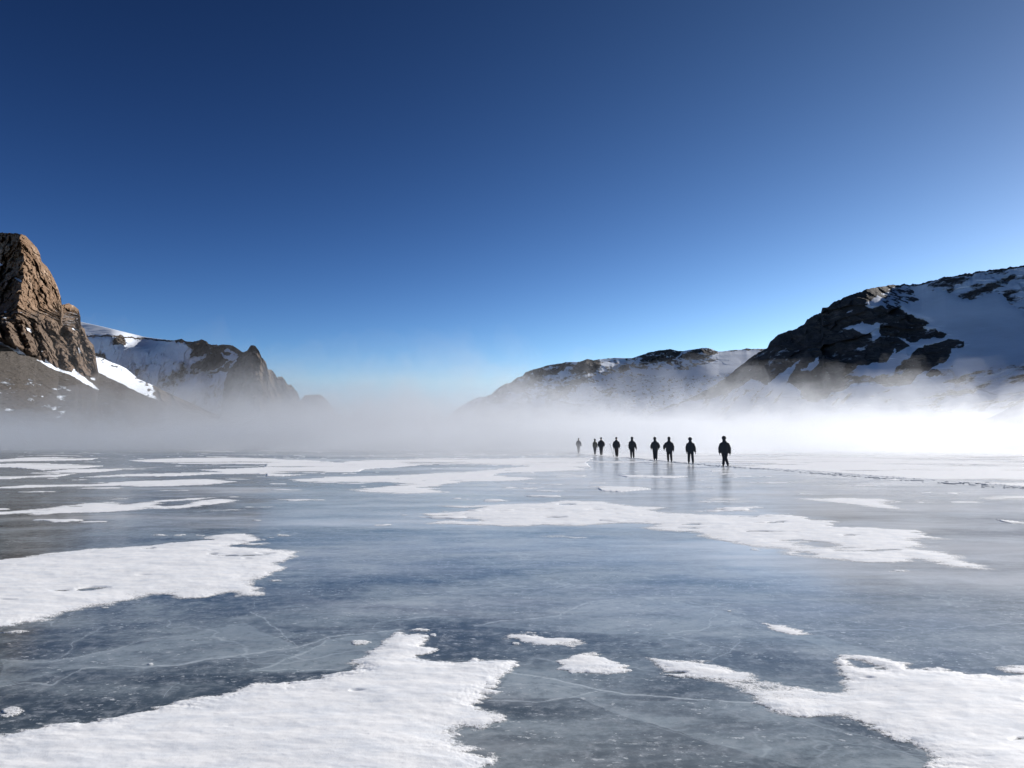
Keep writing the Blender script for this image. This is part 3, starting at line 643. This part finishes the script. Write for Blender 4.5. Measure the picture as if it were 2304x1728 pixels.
patch(zs([(180, 250), (500, 230), (900, 220), (1200, 205), (1500, 190), (1900, 150), (2212, 160), (2300, 180), (2000, 192), (1620, 205), (1700, 225), (1940, 240), (1700, 260), (1400, 264), (1300, 282),
          (1150, 305), (1290, 338), (1000, 348), (700, 336), (600, 318), (800, 305), (1030, 286), (850, 268), (600, 265), (250, 266)], 600, 1000, 3.16),
      "branching snow patch in the distance left of the walkers, ending in two prongs", 0.014, 0.12, 0.03, pit=.62, seed=11)

# distant streaks and thin cover: too many to count
far_polys = [zs(l, 0, 1000, 3.16) for l in (
    [(-300, 220), (0, 205), (130, 205), (300, 190), (500, 175), (700, 172), (880, 178), (750, 190), (560, 205), (450, 222), (400, 232), (200, 238), (60, 248), (0, 248), (-300, 255)],
    [(540, 235), (900, 210), (1600, 200), (1400, 183), (1700, 175), (2010, 155), (1900, 140), (1300, 135), (900, 112), (1200, 95), (1500, 85), (1900, 100), (2250, 120), (2250, 215), (1800, 212), (1500, 214), (1200, 227), (900, 226)],
    [(-300, 150), (0, 140), (200, 135), (500, 140), (800, 155), (600, 170), (300, 180), (0, 165), (-300, 170)], [(-300, 120), (0, 112), (200, 93), (700, 93), (600, 108), (0, 125)])] + \
    [zs([(0, 115), (500, 125), (720, 110), (1300, 100), (2300, 92), (2300, 172), (1900, 160), (1500, 140), (1150, 146), (900, 166), (700, 175), (690, 190), (560, 205), (400, 210), (100, 230), (0, 225)], 600, 1000, 3.16),
     [(1290, 1010), (1310, 1022), (1480, 1036), (1630, 1049), (1793, 1058), (1938, 1070), (2082, 1079), (2304, 1095), (2600, 1110), (2600, 990), (1290, 990)],
     [(1310, 1036), (1420, 1038), (1560, 1046), (1500, 1048), (1380, 1042)], [(1380, 1068), (1480, 1071), (1540, 1072), (1500, 1076), (1400, 1074)],
     [(1330, 1098), (1420, 1096), (1450, 1100), (1380, 1106), (1340, 1104)], [(2220, 1168), (2320, 1178), (2320, 1181), (2260, 1178)]]
rr = slice(0, int(np.searchsorted(rows, 1300)))
X, Y, PXs, PYs = GX[rr], GY[rr], PXg[rr], PYg[rr]
cov = np.full(X.shape, -0.55)
qx = PXs + 22 * fbm(X * 0.12, Y * 0.05, 1.7, 4); qy = PYs + 1.6 * fbm(X * 0.2, Y * 0.12, 6.7, 5)
for p in far_polys: cov = np.maximum(cov, np.where(inpoly(qx, qy, p), 0.55, -0.55))
cov = cov + sstep(1030, 1003, PYs) * 0.35 - sstep(1090, 1260, PYs) * 0.5 - sstep(1225, 1275, PYs) * 2.0
cov = cov + 0.75 * fbm(X * 0.06, Y * 0.11, 2.2, 7, gain=0.62)
# keep clear of the individually built patches
small = fbm(X * 0.45, Y * 0.9, 12.2, 4, gain=.6)
cov = np.maximum(cov, (small - 0.62 - 0.15 * sstep(1100, 1250, PYs)) * 2.0 - sstep(1225, 1275, PYs) * 2.0)
h = np.where(cov > 0, 0.018 * (1 - np.exp(-cov / 0.35)) + 0.013 * fbm(X * 0.12, Y * 0.5, 3.3, 6, gain=.6) * sstep(0.05, 0.4, cov), cov * 0.1)
h = np.clip(h, -0.05, None)
tag(snow_sheet("snow", h, r=rr), "thin wind-blown snow streaks far out on the ice", kind="stuff")
# little slivers of snow lying on the near ice
rr = slice(int(np.searchsorted(rows, 1180)), None)
X, Y, PXs, PYs = GX[rr], GY[rr], PXg[rr], PYg[rr]
blobs = [(360, 1204, 17, 2), (402, 1204, 13, 2), (451, 1205, 13, 2), (636, 1205, 18, 2.5), (805, 1446, 20, 6), (945, 1417, 22, 3), (40, 1423, 30, 4), (25, 1605, 30, 9), (617, 1306, 16, 1.5), (1758, 1598, 18, 5),
         (1695, 1237, 14, 2), (2020, 1285, 25, 2.5), (238, 1367, 12, 1.2), (1640, 1375, 6, 1.2), (975, 1428, 9, 4), (340, 1496, 8, 3), (1160, 1449, 12, 3), (1110, 1540, 18, 6)]
v = np.full(X.shape, -1.0)
for bx, by, rx, ry in blobs: v = np.maximum(v, 1 - np.hypot((PXs - bx) / rx, (PYs - by) / ry) + 0.9 * fbm(X * 4, Y * 9, bx, 5, gain=.65))
h = np.clip(np.where(v > 0, 0.007 * np.minimum(1, v * 2), v * 0.05), -0.02, None)
tag(snow_sheet("snow_slivers", h, r=rr), "scattered slivers of snow on the near ice", kind="stuff")

# ------------------------------------------------------------------ the trail of footprints
trail = [(2500, 1113), (2304, 1099), (2227, 1093.4), (2083, 1082.6), (1938, 1073.6), (1793, 1061), (1663, 1052.6), (1630, 1050.5), (1553, 1043.6), (1507, 1040), (1475, 1036.5), (1422, 1031.5), (1386, 1028), (1352, 1025), (1302, 1021), (1240, 1018)]
tw = np.array(px_line(trail))
seg = np.r_[0, np.cumsum(np.hypot(*np.diff(tw, axis=0).T))]
rnd = random.Random(5)
bv, bf = [], []
def clod(x, y, z, rx, ry, rz, ang):
    b = len(bv); n = 7; ca, sa = math.cos(ang), math.sin(ang)
    for k, (zz, rr_) in enumerate(((-0.01, 1.0), (rz * 0.6, 0.8), (rz, 0.35))):
        for i in range(n):
            t = 2 * math.pi * i / n; q = rr_ * rnd.uniform(0.75, 1.2)
            lx, ly = rx * q * math.cos(t), ry * q * math.sin(t)
            bv.append((x + lx * ca - ly * sa, y + lx * sa + ly * ca, z + zz * rnd.uniform(0.8, 1.2)))
    for k in range(2):
        for i in range(n): bf.append((b + k * n + i, b + k * n + (i + 1) % n, b + (k + 1) * n + (i + 1) % n, b + (k + 1) * n + i))
    for i in range(1, n - 2, 1): bf.append((b + 2 * n, b + 2 * n + i, b + 2 * n + i + 1, b + 2 * n + i + 1)) 
L = seg[-1]
s_ = 0.0
while s_ < L:
    x = np.interp(s_, seg, tw[:, 0]); y = np.interp(s_, seg, tw[:, 1])
    x2 = np.interp(min(s_ + .5, L), seg, tw[:, 0]); y2 = np.interp(min(s_ + .5, L), seg, tw[:, 1])
    ang = math.atan2(y2 - y, x2 - x)
    wd = 0.14 + 0.34 * max(0.0, 1 - s_ / 22.0)
    for k in range(rnd.choice((1, 2, 3, 4, 6))):
        o = rnd.gauss(0, wd) + (rnd.random() < 0.2) * rnd.uniform(-5, -1) * wd
        clod(x - math.sin(ang) * o, y + math.cos(ang) * o, 0.010, rnd.uniform(.03, .15), rnd.uniform(.015, .035), rnd.uniform(.002, .008), ang + rnd.uniform(-.5, .5))
    s_ += rnd.expovariate(1 / 0.20) * (1.6 if s_ < 14 else 1.0) + 0.04
tm = bpy.data.meshes.new("footprints"); tm.from_pydata(bv, [], [f if f[2] != f[3] else f[:3] for f in bf]); tm.update()
M_TRACK = mat_plain("trodden_snow", (0.26, 0.28, 0.33), 0.8, 30, 0.5)
tm.materials.append(M_TRACK)
to = bpy.data.objects.new("footprint_trail", tm); C.objects.link(to)
tag(to, "line of dark trodden footprints leading along the snow to the walkers", kind="stuff")

# ------------------------------------------------------------------ people
def ring_loft(V, F, pts, radii, n=14, cap=True):
    """tube through pts; radii = (rx, ry): rx sideways, ry front to back"""
    base = len(V); pts = [Vector(p) for p in pts]
    for i, p in enumerate(pts):
        d = (pts[min(i + 1, len(pts) - 1)] - pts[max(i - 1, 0)]).normalized()
        side = Vector((1, 0, 0)) - d * d.x
        if side.length < 0.2: side = Vector((0, 1, 0)) - d * d.y
        side.normalize(); fr = d.cross(side)
        rx, ry = radii[i] if isinstance(radii[i], tuple) else (radii[i], radii[i])
        for k in range(n):
            t = 2 * math.pi * k / n
            V.append(p + side * (rx * math.cos(t)) + fr * (ry * math.sin(t)))
    for i in range(len(pts) - 1):
        for k in range(n):
            a = base + i * n + k; b = base + i * n + (k + 1) % n
            F.append((a, b, b + n, a + n))
    if cap:
        F.append(tuple(base + k for k in range(n))[::-1]); F.append(tuple(base + (len(pts) - 1) * n + k for k in range(n)))

def ball(V, F, c, r, n=12, m=8):
    pts = [(c[0], c[1], c[2] + r[2] * -math.cos(math.pi * (i + .15) / (m + .3))) for i in range(m + 1)]
    rad = [(r[0] * math.sin(math.pi * (i + .15) / (m + .3)), r[1] * math.sin(math.pi * (i + .15) / (m + .3))) for i in range(m + 1)]
    ring_loft(V, F, pts, rad, n)

dg = None
def remeshed(name, V, F, mat, parent, voxel=0.014, wrinkle=0.0, wf=9.0, seed=0):
    """fuse lofted pieces into one continuous skin"""
    m = bpy.data.meshes.new(name + "_src"); m.from_pydata([tuple(v) for v in V], [], F); m.update()
    t = bpy.data.objects.new(name + "_src", m); C.objects.link(t)
    md = t.modifiers.new("r", 'REMESH'); md.mode = 'VOXEL'; md.voxel_size = voxel
    s = t.modifiers.new("s", 'SMOOTH'); s.factor = 0.5; s.iterations = 3
    bpy.context.view_layer.update()
    g = bpy.context.evaluated_depsgraph_get()
    me = bpy.data.meshes.new_from_object(t.evaluated_get(g))
    bpy.data.objects.remove(t); bpy.data.meshes.remove(m)
    me.name = name; me.materials.clear(); me.materials.append(mat)
    nv = len(me.vertices)
    if wrinkle:
        co = np.empty(nv * 3, np.float32); me.vertices.foreach_get("co", co); co = co.reshape(-1, 3)
        no = np.empty(nv * 3, np.float32); me.vertices.foreach_get("normal", no); no = no.reshape(-1, 3)
        d = fbm(co[:, 0] * wf, co[:, 1] * wf, co[:, 2] * wf * 2.0 + seed, 3)
        co = co + no * (d * wrinkle)[:, None]; me.vertices.foreach_set("co", co.astype(np.float32).ravel()); me.update()
    me.polygons.foreach_set("use_smooth", np.ones(len(me.polygons), bool))
    o = bpy.data.objects.new(name, me); C.objects.link(o); o.parent = parent
    return o

M_SKIN = mat_plain("skin", (0.45, 0.28, 0.20), 0.5, 60, 0.1, 0.1, 0.001)
M_JACK = [mat_plain("dark_jacket_cloth", (0.020, 0.022, 0.027), 0.8, 90, 0.4), mat_plain("olive_jacket_cloth", (0.055, 0.060, 0.045), 0.8, 90, 0.4),
          mat_plain("grey_jacket_cloth", (0.045, 0.048, 0.055), 0.8, 90, 0.4)]
M_TROU = [mat_plain("black_trouser_cloth", (0.016, 0.017, 0.022), 0.85, 90, 0.3), mat_plain("brown_trouser_cloth", (0.045, 0.033, 0.030), 0.85, 90, 0.3)]
M_BOOT = mat_plain("boot_leather", (0.018, 0.016, 0.015), 0.6, 60, 0.3)
M_GLOVE = mat_plain("glove_cloth", (0.018, 0.018, 0.02), 0.8, 60, 0.3)
M_HAT = mat_plain("hat_wool", (0.022, 0.024, 0.03), 0.9, 120, 0.4)
M_POLE = mat_plain("pole_metal", (0.05, 0.05, 0.055), 0.4, 20, 0.2)

def limb(a, b, c, ra, rb, rc, k=4):
    P, R = [], []
    for i in range(k): t = i / k; P.append(Vector(a).lerp(Vector(b), t)); R.append(ra + (rb - ra) * t)
    for i in range(k + 1): t = i / k; P.append(Vector(b).lerp(Vector(c), t)); R.append(rb + (rc - rb) * t)
    return P, R

def person(label, px, top, feet, legs, arms, jacket=0, trousers=0, head=0.0, headw=1.0, bulk=1.0, hem=0.80, group="walkers crossing the frozen lake", hood=True, yaw=0.0, kx=None):
    """legs: ((foot x, foot y), (foot x, foot y)) ; arms: ((elbow dx, dz, hand dx, dz, hand dy) x2), metres for a 1.78 m figure; faces +Y (away)"""
    gx, gy = ground(px, feet)
    hz = CAMH + gy * ae(px, top)[1]
    s = hz / 1.80
    root = bpy.data.objects.new("person", None); C.objects.link(root)
    root.location = (float(gx), float(gy), 0.012); root.scale = (s, s, s); root.rotation_euler = (0, 0, math.atan2(-gx, gy) + yaw)
    tag(root, label, "person", group)
    hipz, neck = 0.93, 1.48
    hip = [Vector((-0.095, 0, hipz)), Vector((0.095, 0, hipz))]
    foot = [Vector((legs[0][0], legs[0][1], 0.09 + (legs[0][2] if len(legs[0]) > 2 else 0))), Vector((legs[1][0], legs[1][1], 0.09 + (legs[1][2] if len(legs[1]) > 2 else 0)))]
    knee = [(h * 0.48 + f * 0.52) + Vector((0, 0.05, 0.02)) for h, f in zip(hip, foot)]
    if kx is not None:
        for i in range(2): knee[i].x = kx[i]
    sh = [Vector((-0.155, 0, 1.36)), Vector((0.155, 0, 1.36))]
    el, ha = [], []
    for i, a in enumerate(arms):
        sg = -1 if i == 0 else 1
        el.append(sh[i] + Vector((sg * a[0], 0.0, -a[1]))); ha.append(sh[i] + Vector((sg * a[2], a[4] if len(a) > 4 else 0.06, -a[3])))
    lean = head
    hc = Vector((lean, 0.03, 1.665))
    # body: one continuous skin with head, face, trunk and limbs
    V, F = [], []
    ring_loft(V, F, [(0, 0, .86), (0, 0, .95), (0, 0, 1.08), (0, 0, 1.25), (0, 0, 1.38), (0, 0, 1.46), (lean * .4, 0.0, 1.50), (lean * .8, .01, 1.58)],
              [(.14, .10), (.165, .115), (.14, .10), (.165, .115), (.18, .11), (.12, .085), (.06, .06), (.055, .06)])
    ball(V, F, hc, (.078, .097, .115))
    ball(V, F, hc + Vector((0, .095, -.02)), (.014, .022, .028), 8, 5)      # nose
    ball(V, F, hc + Vector((0, .070, -.085)), (.045, .03, .03), 8, 5)       # chin
    for q in (-1, 1):
        ball(V, F, hc + Vector((q * .082, -.005, -.01)), (.012, .022, .034), 8, 5)   # ears
        ball(V, F, hc + Vector((q * .030, .088, .005)), (.014, .010, .010), 8, 5)    # eyes
    ball(V, F, hc + Vector((0, .088, -.055)), (.026, .012, .010), 8, 5)     # mouth
    for i in range(2):
        P, R = limb(hip[i], knee[i], foot[i], .085, .055, .038); ring_loft(V, F, P, R)
        ring_loft(V, F, [foot[i] + Vector((0, -.04, -.04)), foot[i] + Vector((0, .06, -.045)), foot[i] + Vector((0, .16, -.06))], [(.038, .035), (.042, .03), (.035, .02)])
        P, R = limb(sh[i], el[i], ha[i], .055, .042, .028); ring_loft(V, F, P, R)
    remeshed("body", V, F, M_SKIN, root, 0.014)
    # jacket: trunk, collar and sleeves
    V, F = [], []
    b = bulk * 1.12
    ring_loft(V, F, [(0, 0, hem), (0, 0, hem + .03), (0, 0, 1.0), (0, 0, 1.15), (0, 0, 1.28), (0, 0, 1.38), (0, 0, 1.45), (lean * .4, 0, 1.50), (lean * .7, .01, 1.545)],
              [(.17 * b, .135), (.185 * b, .145), (.195 * b, .15), (.21 * b, .165), (.20 * b, .16), (.16 * b, .145), (.12 * b, .12), (.10, .11), (.09, .095)], 18)
    for i in range(2):
        sg = -1 if i == 0 else 1
        wr = el[i].lerp(ha[i], 0.92)
        P, R = limb(sh[i] + Vector((sg * .01, 0, -.02)), el[i], wr, .092 * b, .085 * b, .064, 4); ring_loft(V, F, P, R, 14)
        ball(V, F, sh[i] + Vector((sg * .0 * b, 0, -.04)), (.088 * b, .105, .095), 12, 8)
    remeshed("jacket", V, F, M_JACK[jacket], root, 0.015, 0.010, 8.0, px)
    # trousers
    V, F = [], []
    ring_loft(V, F, [(0, 0, .80), (0, 0, .88), (0, 0, .98)], [(.16, .12), (.175, .13), (.16, .12)], 16)
    for i in range(2):
        an = foot[i] + Vector((0, 0, .03))
        P, R = limb(hip[i] + Vector((0, 0, -.04)), knee[i], an, .124, .092, .076); ring_loft(V, F, P, R, 14)
    remeshed("trousers", V, F, M_TROU[trousers], root, 0.015, 0.008, 10.0, px + 3)
    for i in range(2):
        V, F = [], []; f = foot[i]
        ring_loft(V, F, [f + Vector((0, -.005, .13)), f + Vector((0, -.01, .04)), f + Vector((0, -.01, -.04))], [(.060, .065), (.055, .065), (.052, .07)])
        ring_loft(V, F, [f + Vector((0, -.075, -.05)), f + Vector((0, .02, -.045)), f + Vector((0, .12, -.052)), f + Vector((0, .195, -.062))], [(.044, .038), (.052, .045), (.052, .036), (.036, .024)])
        remeshed("boot", V, F, M_BOOT, root, 0.010)
        # gloved hand: palm, four unequal curled fingers, thumb from the side of the palm
        V, F = [], []; d = (ha[i] - el[i]).normalized(); sg = -1 if i == 0 else 1
        inn = Vector((-sg, 0, 0)); inn = (inn - d * inn.dot(d)).normalized(); fw = d.cross(inn) * (1 if d.cross(inn).y > 0 else -1)
        w = ha[i] - d * 0.03
        ring_loft(V, F, [w, w + d * .03, w + d * .07, w + d * .10], [(.030, .034), (.026, .042), (.024, .046), (.020, .044)], 12)
        for j, ln in enumerate((.062, .072, .068, .052)):
            o = fw * (.033 - .022 * j); p0 = w + d * .09 + o; p1 = p0 + d * ln * .55 + inn * .008; p2 = p1 + (d * .7 + inn * .7).normalized() * ln * .5
            ring_loft(V, F, [p0, p1, p2], [.0115, .0110, .0095], 8)
        t0 = w + d * .03 + fw * .036; ring_loft(V, F, [t0, t0 + (fw * .6 + d).normalized() * .035 + inn * .006, t0 + (fw * .45 + d).normalized() * .065 + inn * .016], [.015, .013, .011], 8)
        remeshed("glove", V, F, M_GLOVE, root, 0.0055)
    # hood or hat
    V, F = [], []
    if hood:
        ball(V, F, hc + Vector((0, -.012, .012)), (.122 * headw, .13, .132), 16, 10)
        ring_loft(V, F, [(lean * .6, -.02, 1.49), (lean * .9, -.015, 1.56), hc + Vector((0, -.02, -.02))], [(.115, .11), (.092, .10), (.10 * headw, .10)], 14)
        remeshed("hood", V, F, M_JACK[jacket], root, 0.012, 0.006, 12)
    else:
        ball(V, F, hc + Vector((0, -.006, .035)), (.106 * headw, .12, .105), 16, 8)
        ring_loft(V, F, [hc + Vector((0, -.01, .00)), hc + Vector((0, -.01, .04))], [(.103 * headw, .116), (.105 * headw, .118)], 16)
        remeshed("woolly_hat", V, F, M_HAT, root, 0.010, 0.004, 30)
    return root, s, ha

ar = lambda *a: a
dn = (.07, .27, .10, .54)          # relaxed arm
P = []
P.append(person("walker in a pale misty silhouette, farthest along the line, legs together", 1301.9, 985.7, 1019.7, ((-.045, 0.0), (.045, .10)), ((.08, .25, .12, .44, .10), (.09, .27, .15, .50)), jacket=2, bulk=1.05, hood=False, hem=.82))
P.append(person("slim walker in an olive grey hooded jacket, close beside a broader black walker", 1338.7, 987.3, 1023.2, ((-.04, .08), (.05, -.14)), ((.04, .27, .04, .50, .16), (.06, .27, .12, .52, -.05)), jacket=1, bulk=.82, hem=.86))
P.append(person("broad walker in a puffy black jacket, right next to the slim olive one", 1352.8, 984.0, 1024.8, ((-.055, -.05), (.06, .10)), ((.10, .26, .10, .47), (.12, .26, .12, .47)), bulk=1.18, hood=False, hem=.86))
P.append(person("walker with walking poles in the left hand and dark brown trousers", 1387.0, 983.5, 1028.3, ((-.02, .12), (.10, -.05)), ((.09, .26, .09, .50, .10), (.10, .26, .13, .52)), trousers=1, bulk=1.08, hood=False, hem=.78))
P.append(person("black walker with right arm held out from the body, midway along the line", 1422.5, 983.0, 1031.5, ((-.075, -.12), (.125, .12)), ((.07, .28, .08, .56), (.12, .26, .20, .60)), bulk=1.0, hood=True, headw=1.0, hem=.84))
P.append(person("walker with both arms bent and hands at the jacket pockets, narrow straight legs", 1474.5, 983.3, 1036.4, ((-.075, .05), (.085, -.03)), ((.12, .26, .14, .46), (.14, .26, .11, .45)), bulk=1.02, hood=True, hem=.74, head=-.02))
P.append(person("stout walker with bent left arm held wide and feet apart", 1506.0, 983.0, 1040.0, ((-.075, .06), (.155, -.10)), ((.18, .24, .20, .47), (.11, .27, .14, .57)), bulk=1.10, hood=True, hem=.72, headw=.95))
P.append(person("walker in a round fur-edged hood, second from the near end, in wide stride", 1554.0, 984.0, 1043.8, ((-.12, .14), (.16, -.18)), ((.08, .27, .10, .58), (.11, .27, .17, .60)), bulk=1.04, hood=True, headw=1.12, hem=.74, head=-.01))
P.append(person("nearest black figure at the right end of the line, legs crossing in stride", 1631.0, 981.3, 1050.5, ((-.085, .14), (.175, -.22, .02)), ((.11, .27, .13, .58), (.12, .27, .15, .62)), bulk=1.08, hood=True, headw=1.08, hem=.78, head=-.02, kx=(-.045, .055)))

# two walking poles held by the fourth walker
r4, s4, ha4 = P[3]
def pole(base, tip, label):
    V, F = [], []
    b = Vector(base); t = Vector(tip); d = (t - b).normalized()
    root = bpy.data.objects.new("walking_pole", None); C.objects.link(root); root.location = tip
    tag(root, label, "walking pole", "walking poles of the fourth walker")
    def sub(name, V, F, mat):
        m = bpy.data.meshes.new(name); m.from_pydata([tuple(Vector(v) - t) for v in V], [], F); m.materials.append(mat); m.update()
        o = bpy.data.objects.new(name, m); C.objects.link(o); o.parent = root; return o
    ring_loft(V, F, [b, b.lerp(t, .5), t], [.013, .012, .008], 8); sub("shaft", V, F, M_POLE)
    V, F = [], []; ring_loft(V, F, [b - d * .16, b - d * .12, b - d * .03, b + d * .02], [.018, .028, .022, .024], 10); sub("grip", V, F, M_GLOVE)
    V, F = [], []; q = b.lerp(t, .93); ring_loft(V, F, [q - d * .006, q + d * .006], [.045, .045], 12); sub("basket", V, F, M_GLOVE)
wm = Matrix.Translation(r4.location) @ Matrix.Rotation(r4.rotation_euler[2], 4, 'Z') @ Matrix.Scale(s4, 4)
h4 = wm @ ha4[0]
g1 = Vector((h4.x - .02, h4.y + .03, h4.z + .02))
pole(g1, (g1.x + .05, g1.y - .05, 0.03), "upright walking pole planted on the snow beside the brown trousers")
pole((h4.x - .30, h4.y + .05, h4.z + .18), (h4.x - .02, h4.y - .02, 0.03), "slanting walking pole with its dark grip held out to the left")

# ------------------------------------------------------------------ drifting ground fog (real air, nested banks of even density)
def mat_fog(name, dens, col=(0.67, 0.70, 0.75), g=0.46):
    n = NT(name); v = n.n("ShaderNodeVolumePrincipled"); v.inputs["Color"].default_value = (*col, 1)
    v.inputs["Density"].default_value = dens; v.inputs["Anisotropy"].default_value = g
    n.t.links.new(v.outputs[0], n.out.inputs["Volume"]); return n.m

def fog_bank(d0, hgt, dens, seed, wisp=0.6, scale=1.0, left=0.0, ymax=1400):
    """closed body of mist lying on the lake: its front edge starts d0 metres out, its top rolls"""
    ny, nx = 260, 330
    yy = d0 + (ymax - d0) * np.linspace(0, 1, ny) ** 2.2
    tt = np.linspace(-1.25, 1.25, nx)
    Yg, Tg = np.meshgrid(yy, tt, indexing='ij')
    Xg = Tg * (Yg * 0.9 + 60)
    Yg2 = Yg + 14 * fbm(Xg * 0.02, 0 * Xg, seed, 3) + 0.45 * np.clip(-Xg - 5, 0, 110)
    f = 0.026 * scale
    n = fbm(Xg * f, Yg2 * f * 0.6, seed + .4, 6, gain=0.58)
    taper = sstep(0, 1, (Yg - d0) / (hgt * 4 + 12))
    top = hgt * taper * np.clip(1 + wisp * 1.5 * n, 0.04, 1.9)
    top = top * (1 - left * sstep(-0.1, 0.3, Tg))
    topz = np.maximum(top, 0.02)
    bot = np.full_like(topz, -0.02 - 0.002 * seed)
    edge = np.zeros(topz.shape, bool); edge[0] = edge[-1] = True; edge[:, 0] = edge[:, -1] = True
    a = np.stack([Xg, Yg2, np.where(edge, -0.015, topz)], -1).reshape(-1, 3); b = np.stack([Xg, Yg2, bot], -1).reshape(-1, 3)
    q = grid_quads(ny, nx); N = ny * nx
    border = list(range(nx)) + [r * nx + nx - 1 for r in range(1, ny)] + [N - 1 - k for k in range(1, nx)] + [r * nx for r in range(ny - 2, 0, -1)]
    side = np.array([(border[i - 1], border[i - 1] + N, border[i] + N, border[i]) for i in range(len(border))])
    o = mesh_np("haze", np.vstack([a, b]), np.vstack([q, q[:, ::-1] + N, side]), mat_fog("haze_air", dens), smooth=True)
    return tag(o, kind="stuff")

fog_bank(66, 2.6, 0.030, 1, 0.7, 2.2)
fog_bank(72, 4.4, 0.015, 2, 1.0, 2.5)
fog_bank(90, 7.5, 0.008, 3, 1.4, 3.0)
fog_bank(110, 12.0, 0.0029, 4, 1.6, 3.2, 0.1)
fog_bank(140, 18.0, 0.0008, 5, 1.5, 2.4, 0.3)
fog_bank(170, 33.0, 0.0016, 6, 0.9, 1.0, 0.72)
fog_bank(190, 52.0, 0.0008, 7, 0.35, 0.4, 0.87)
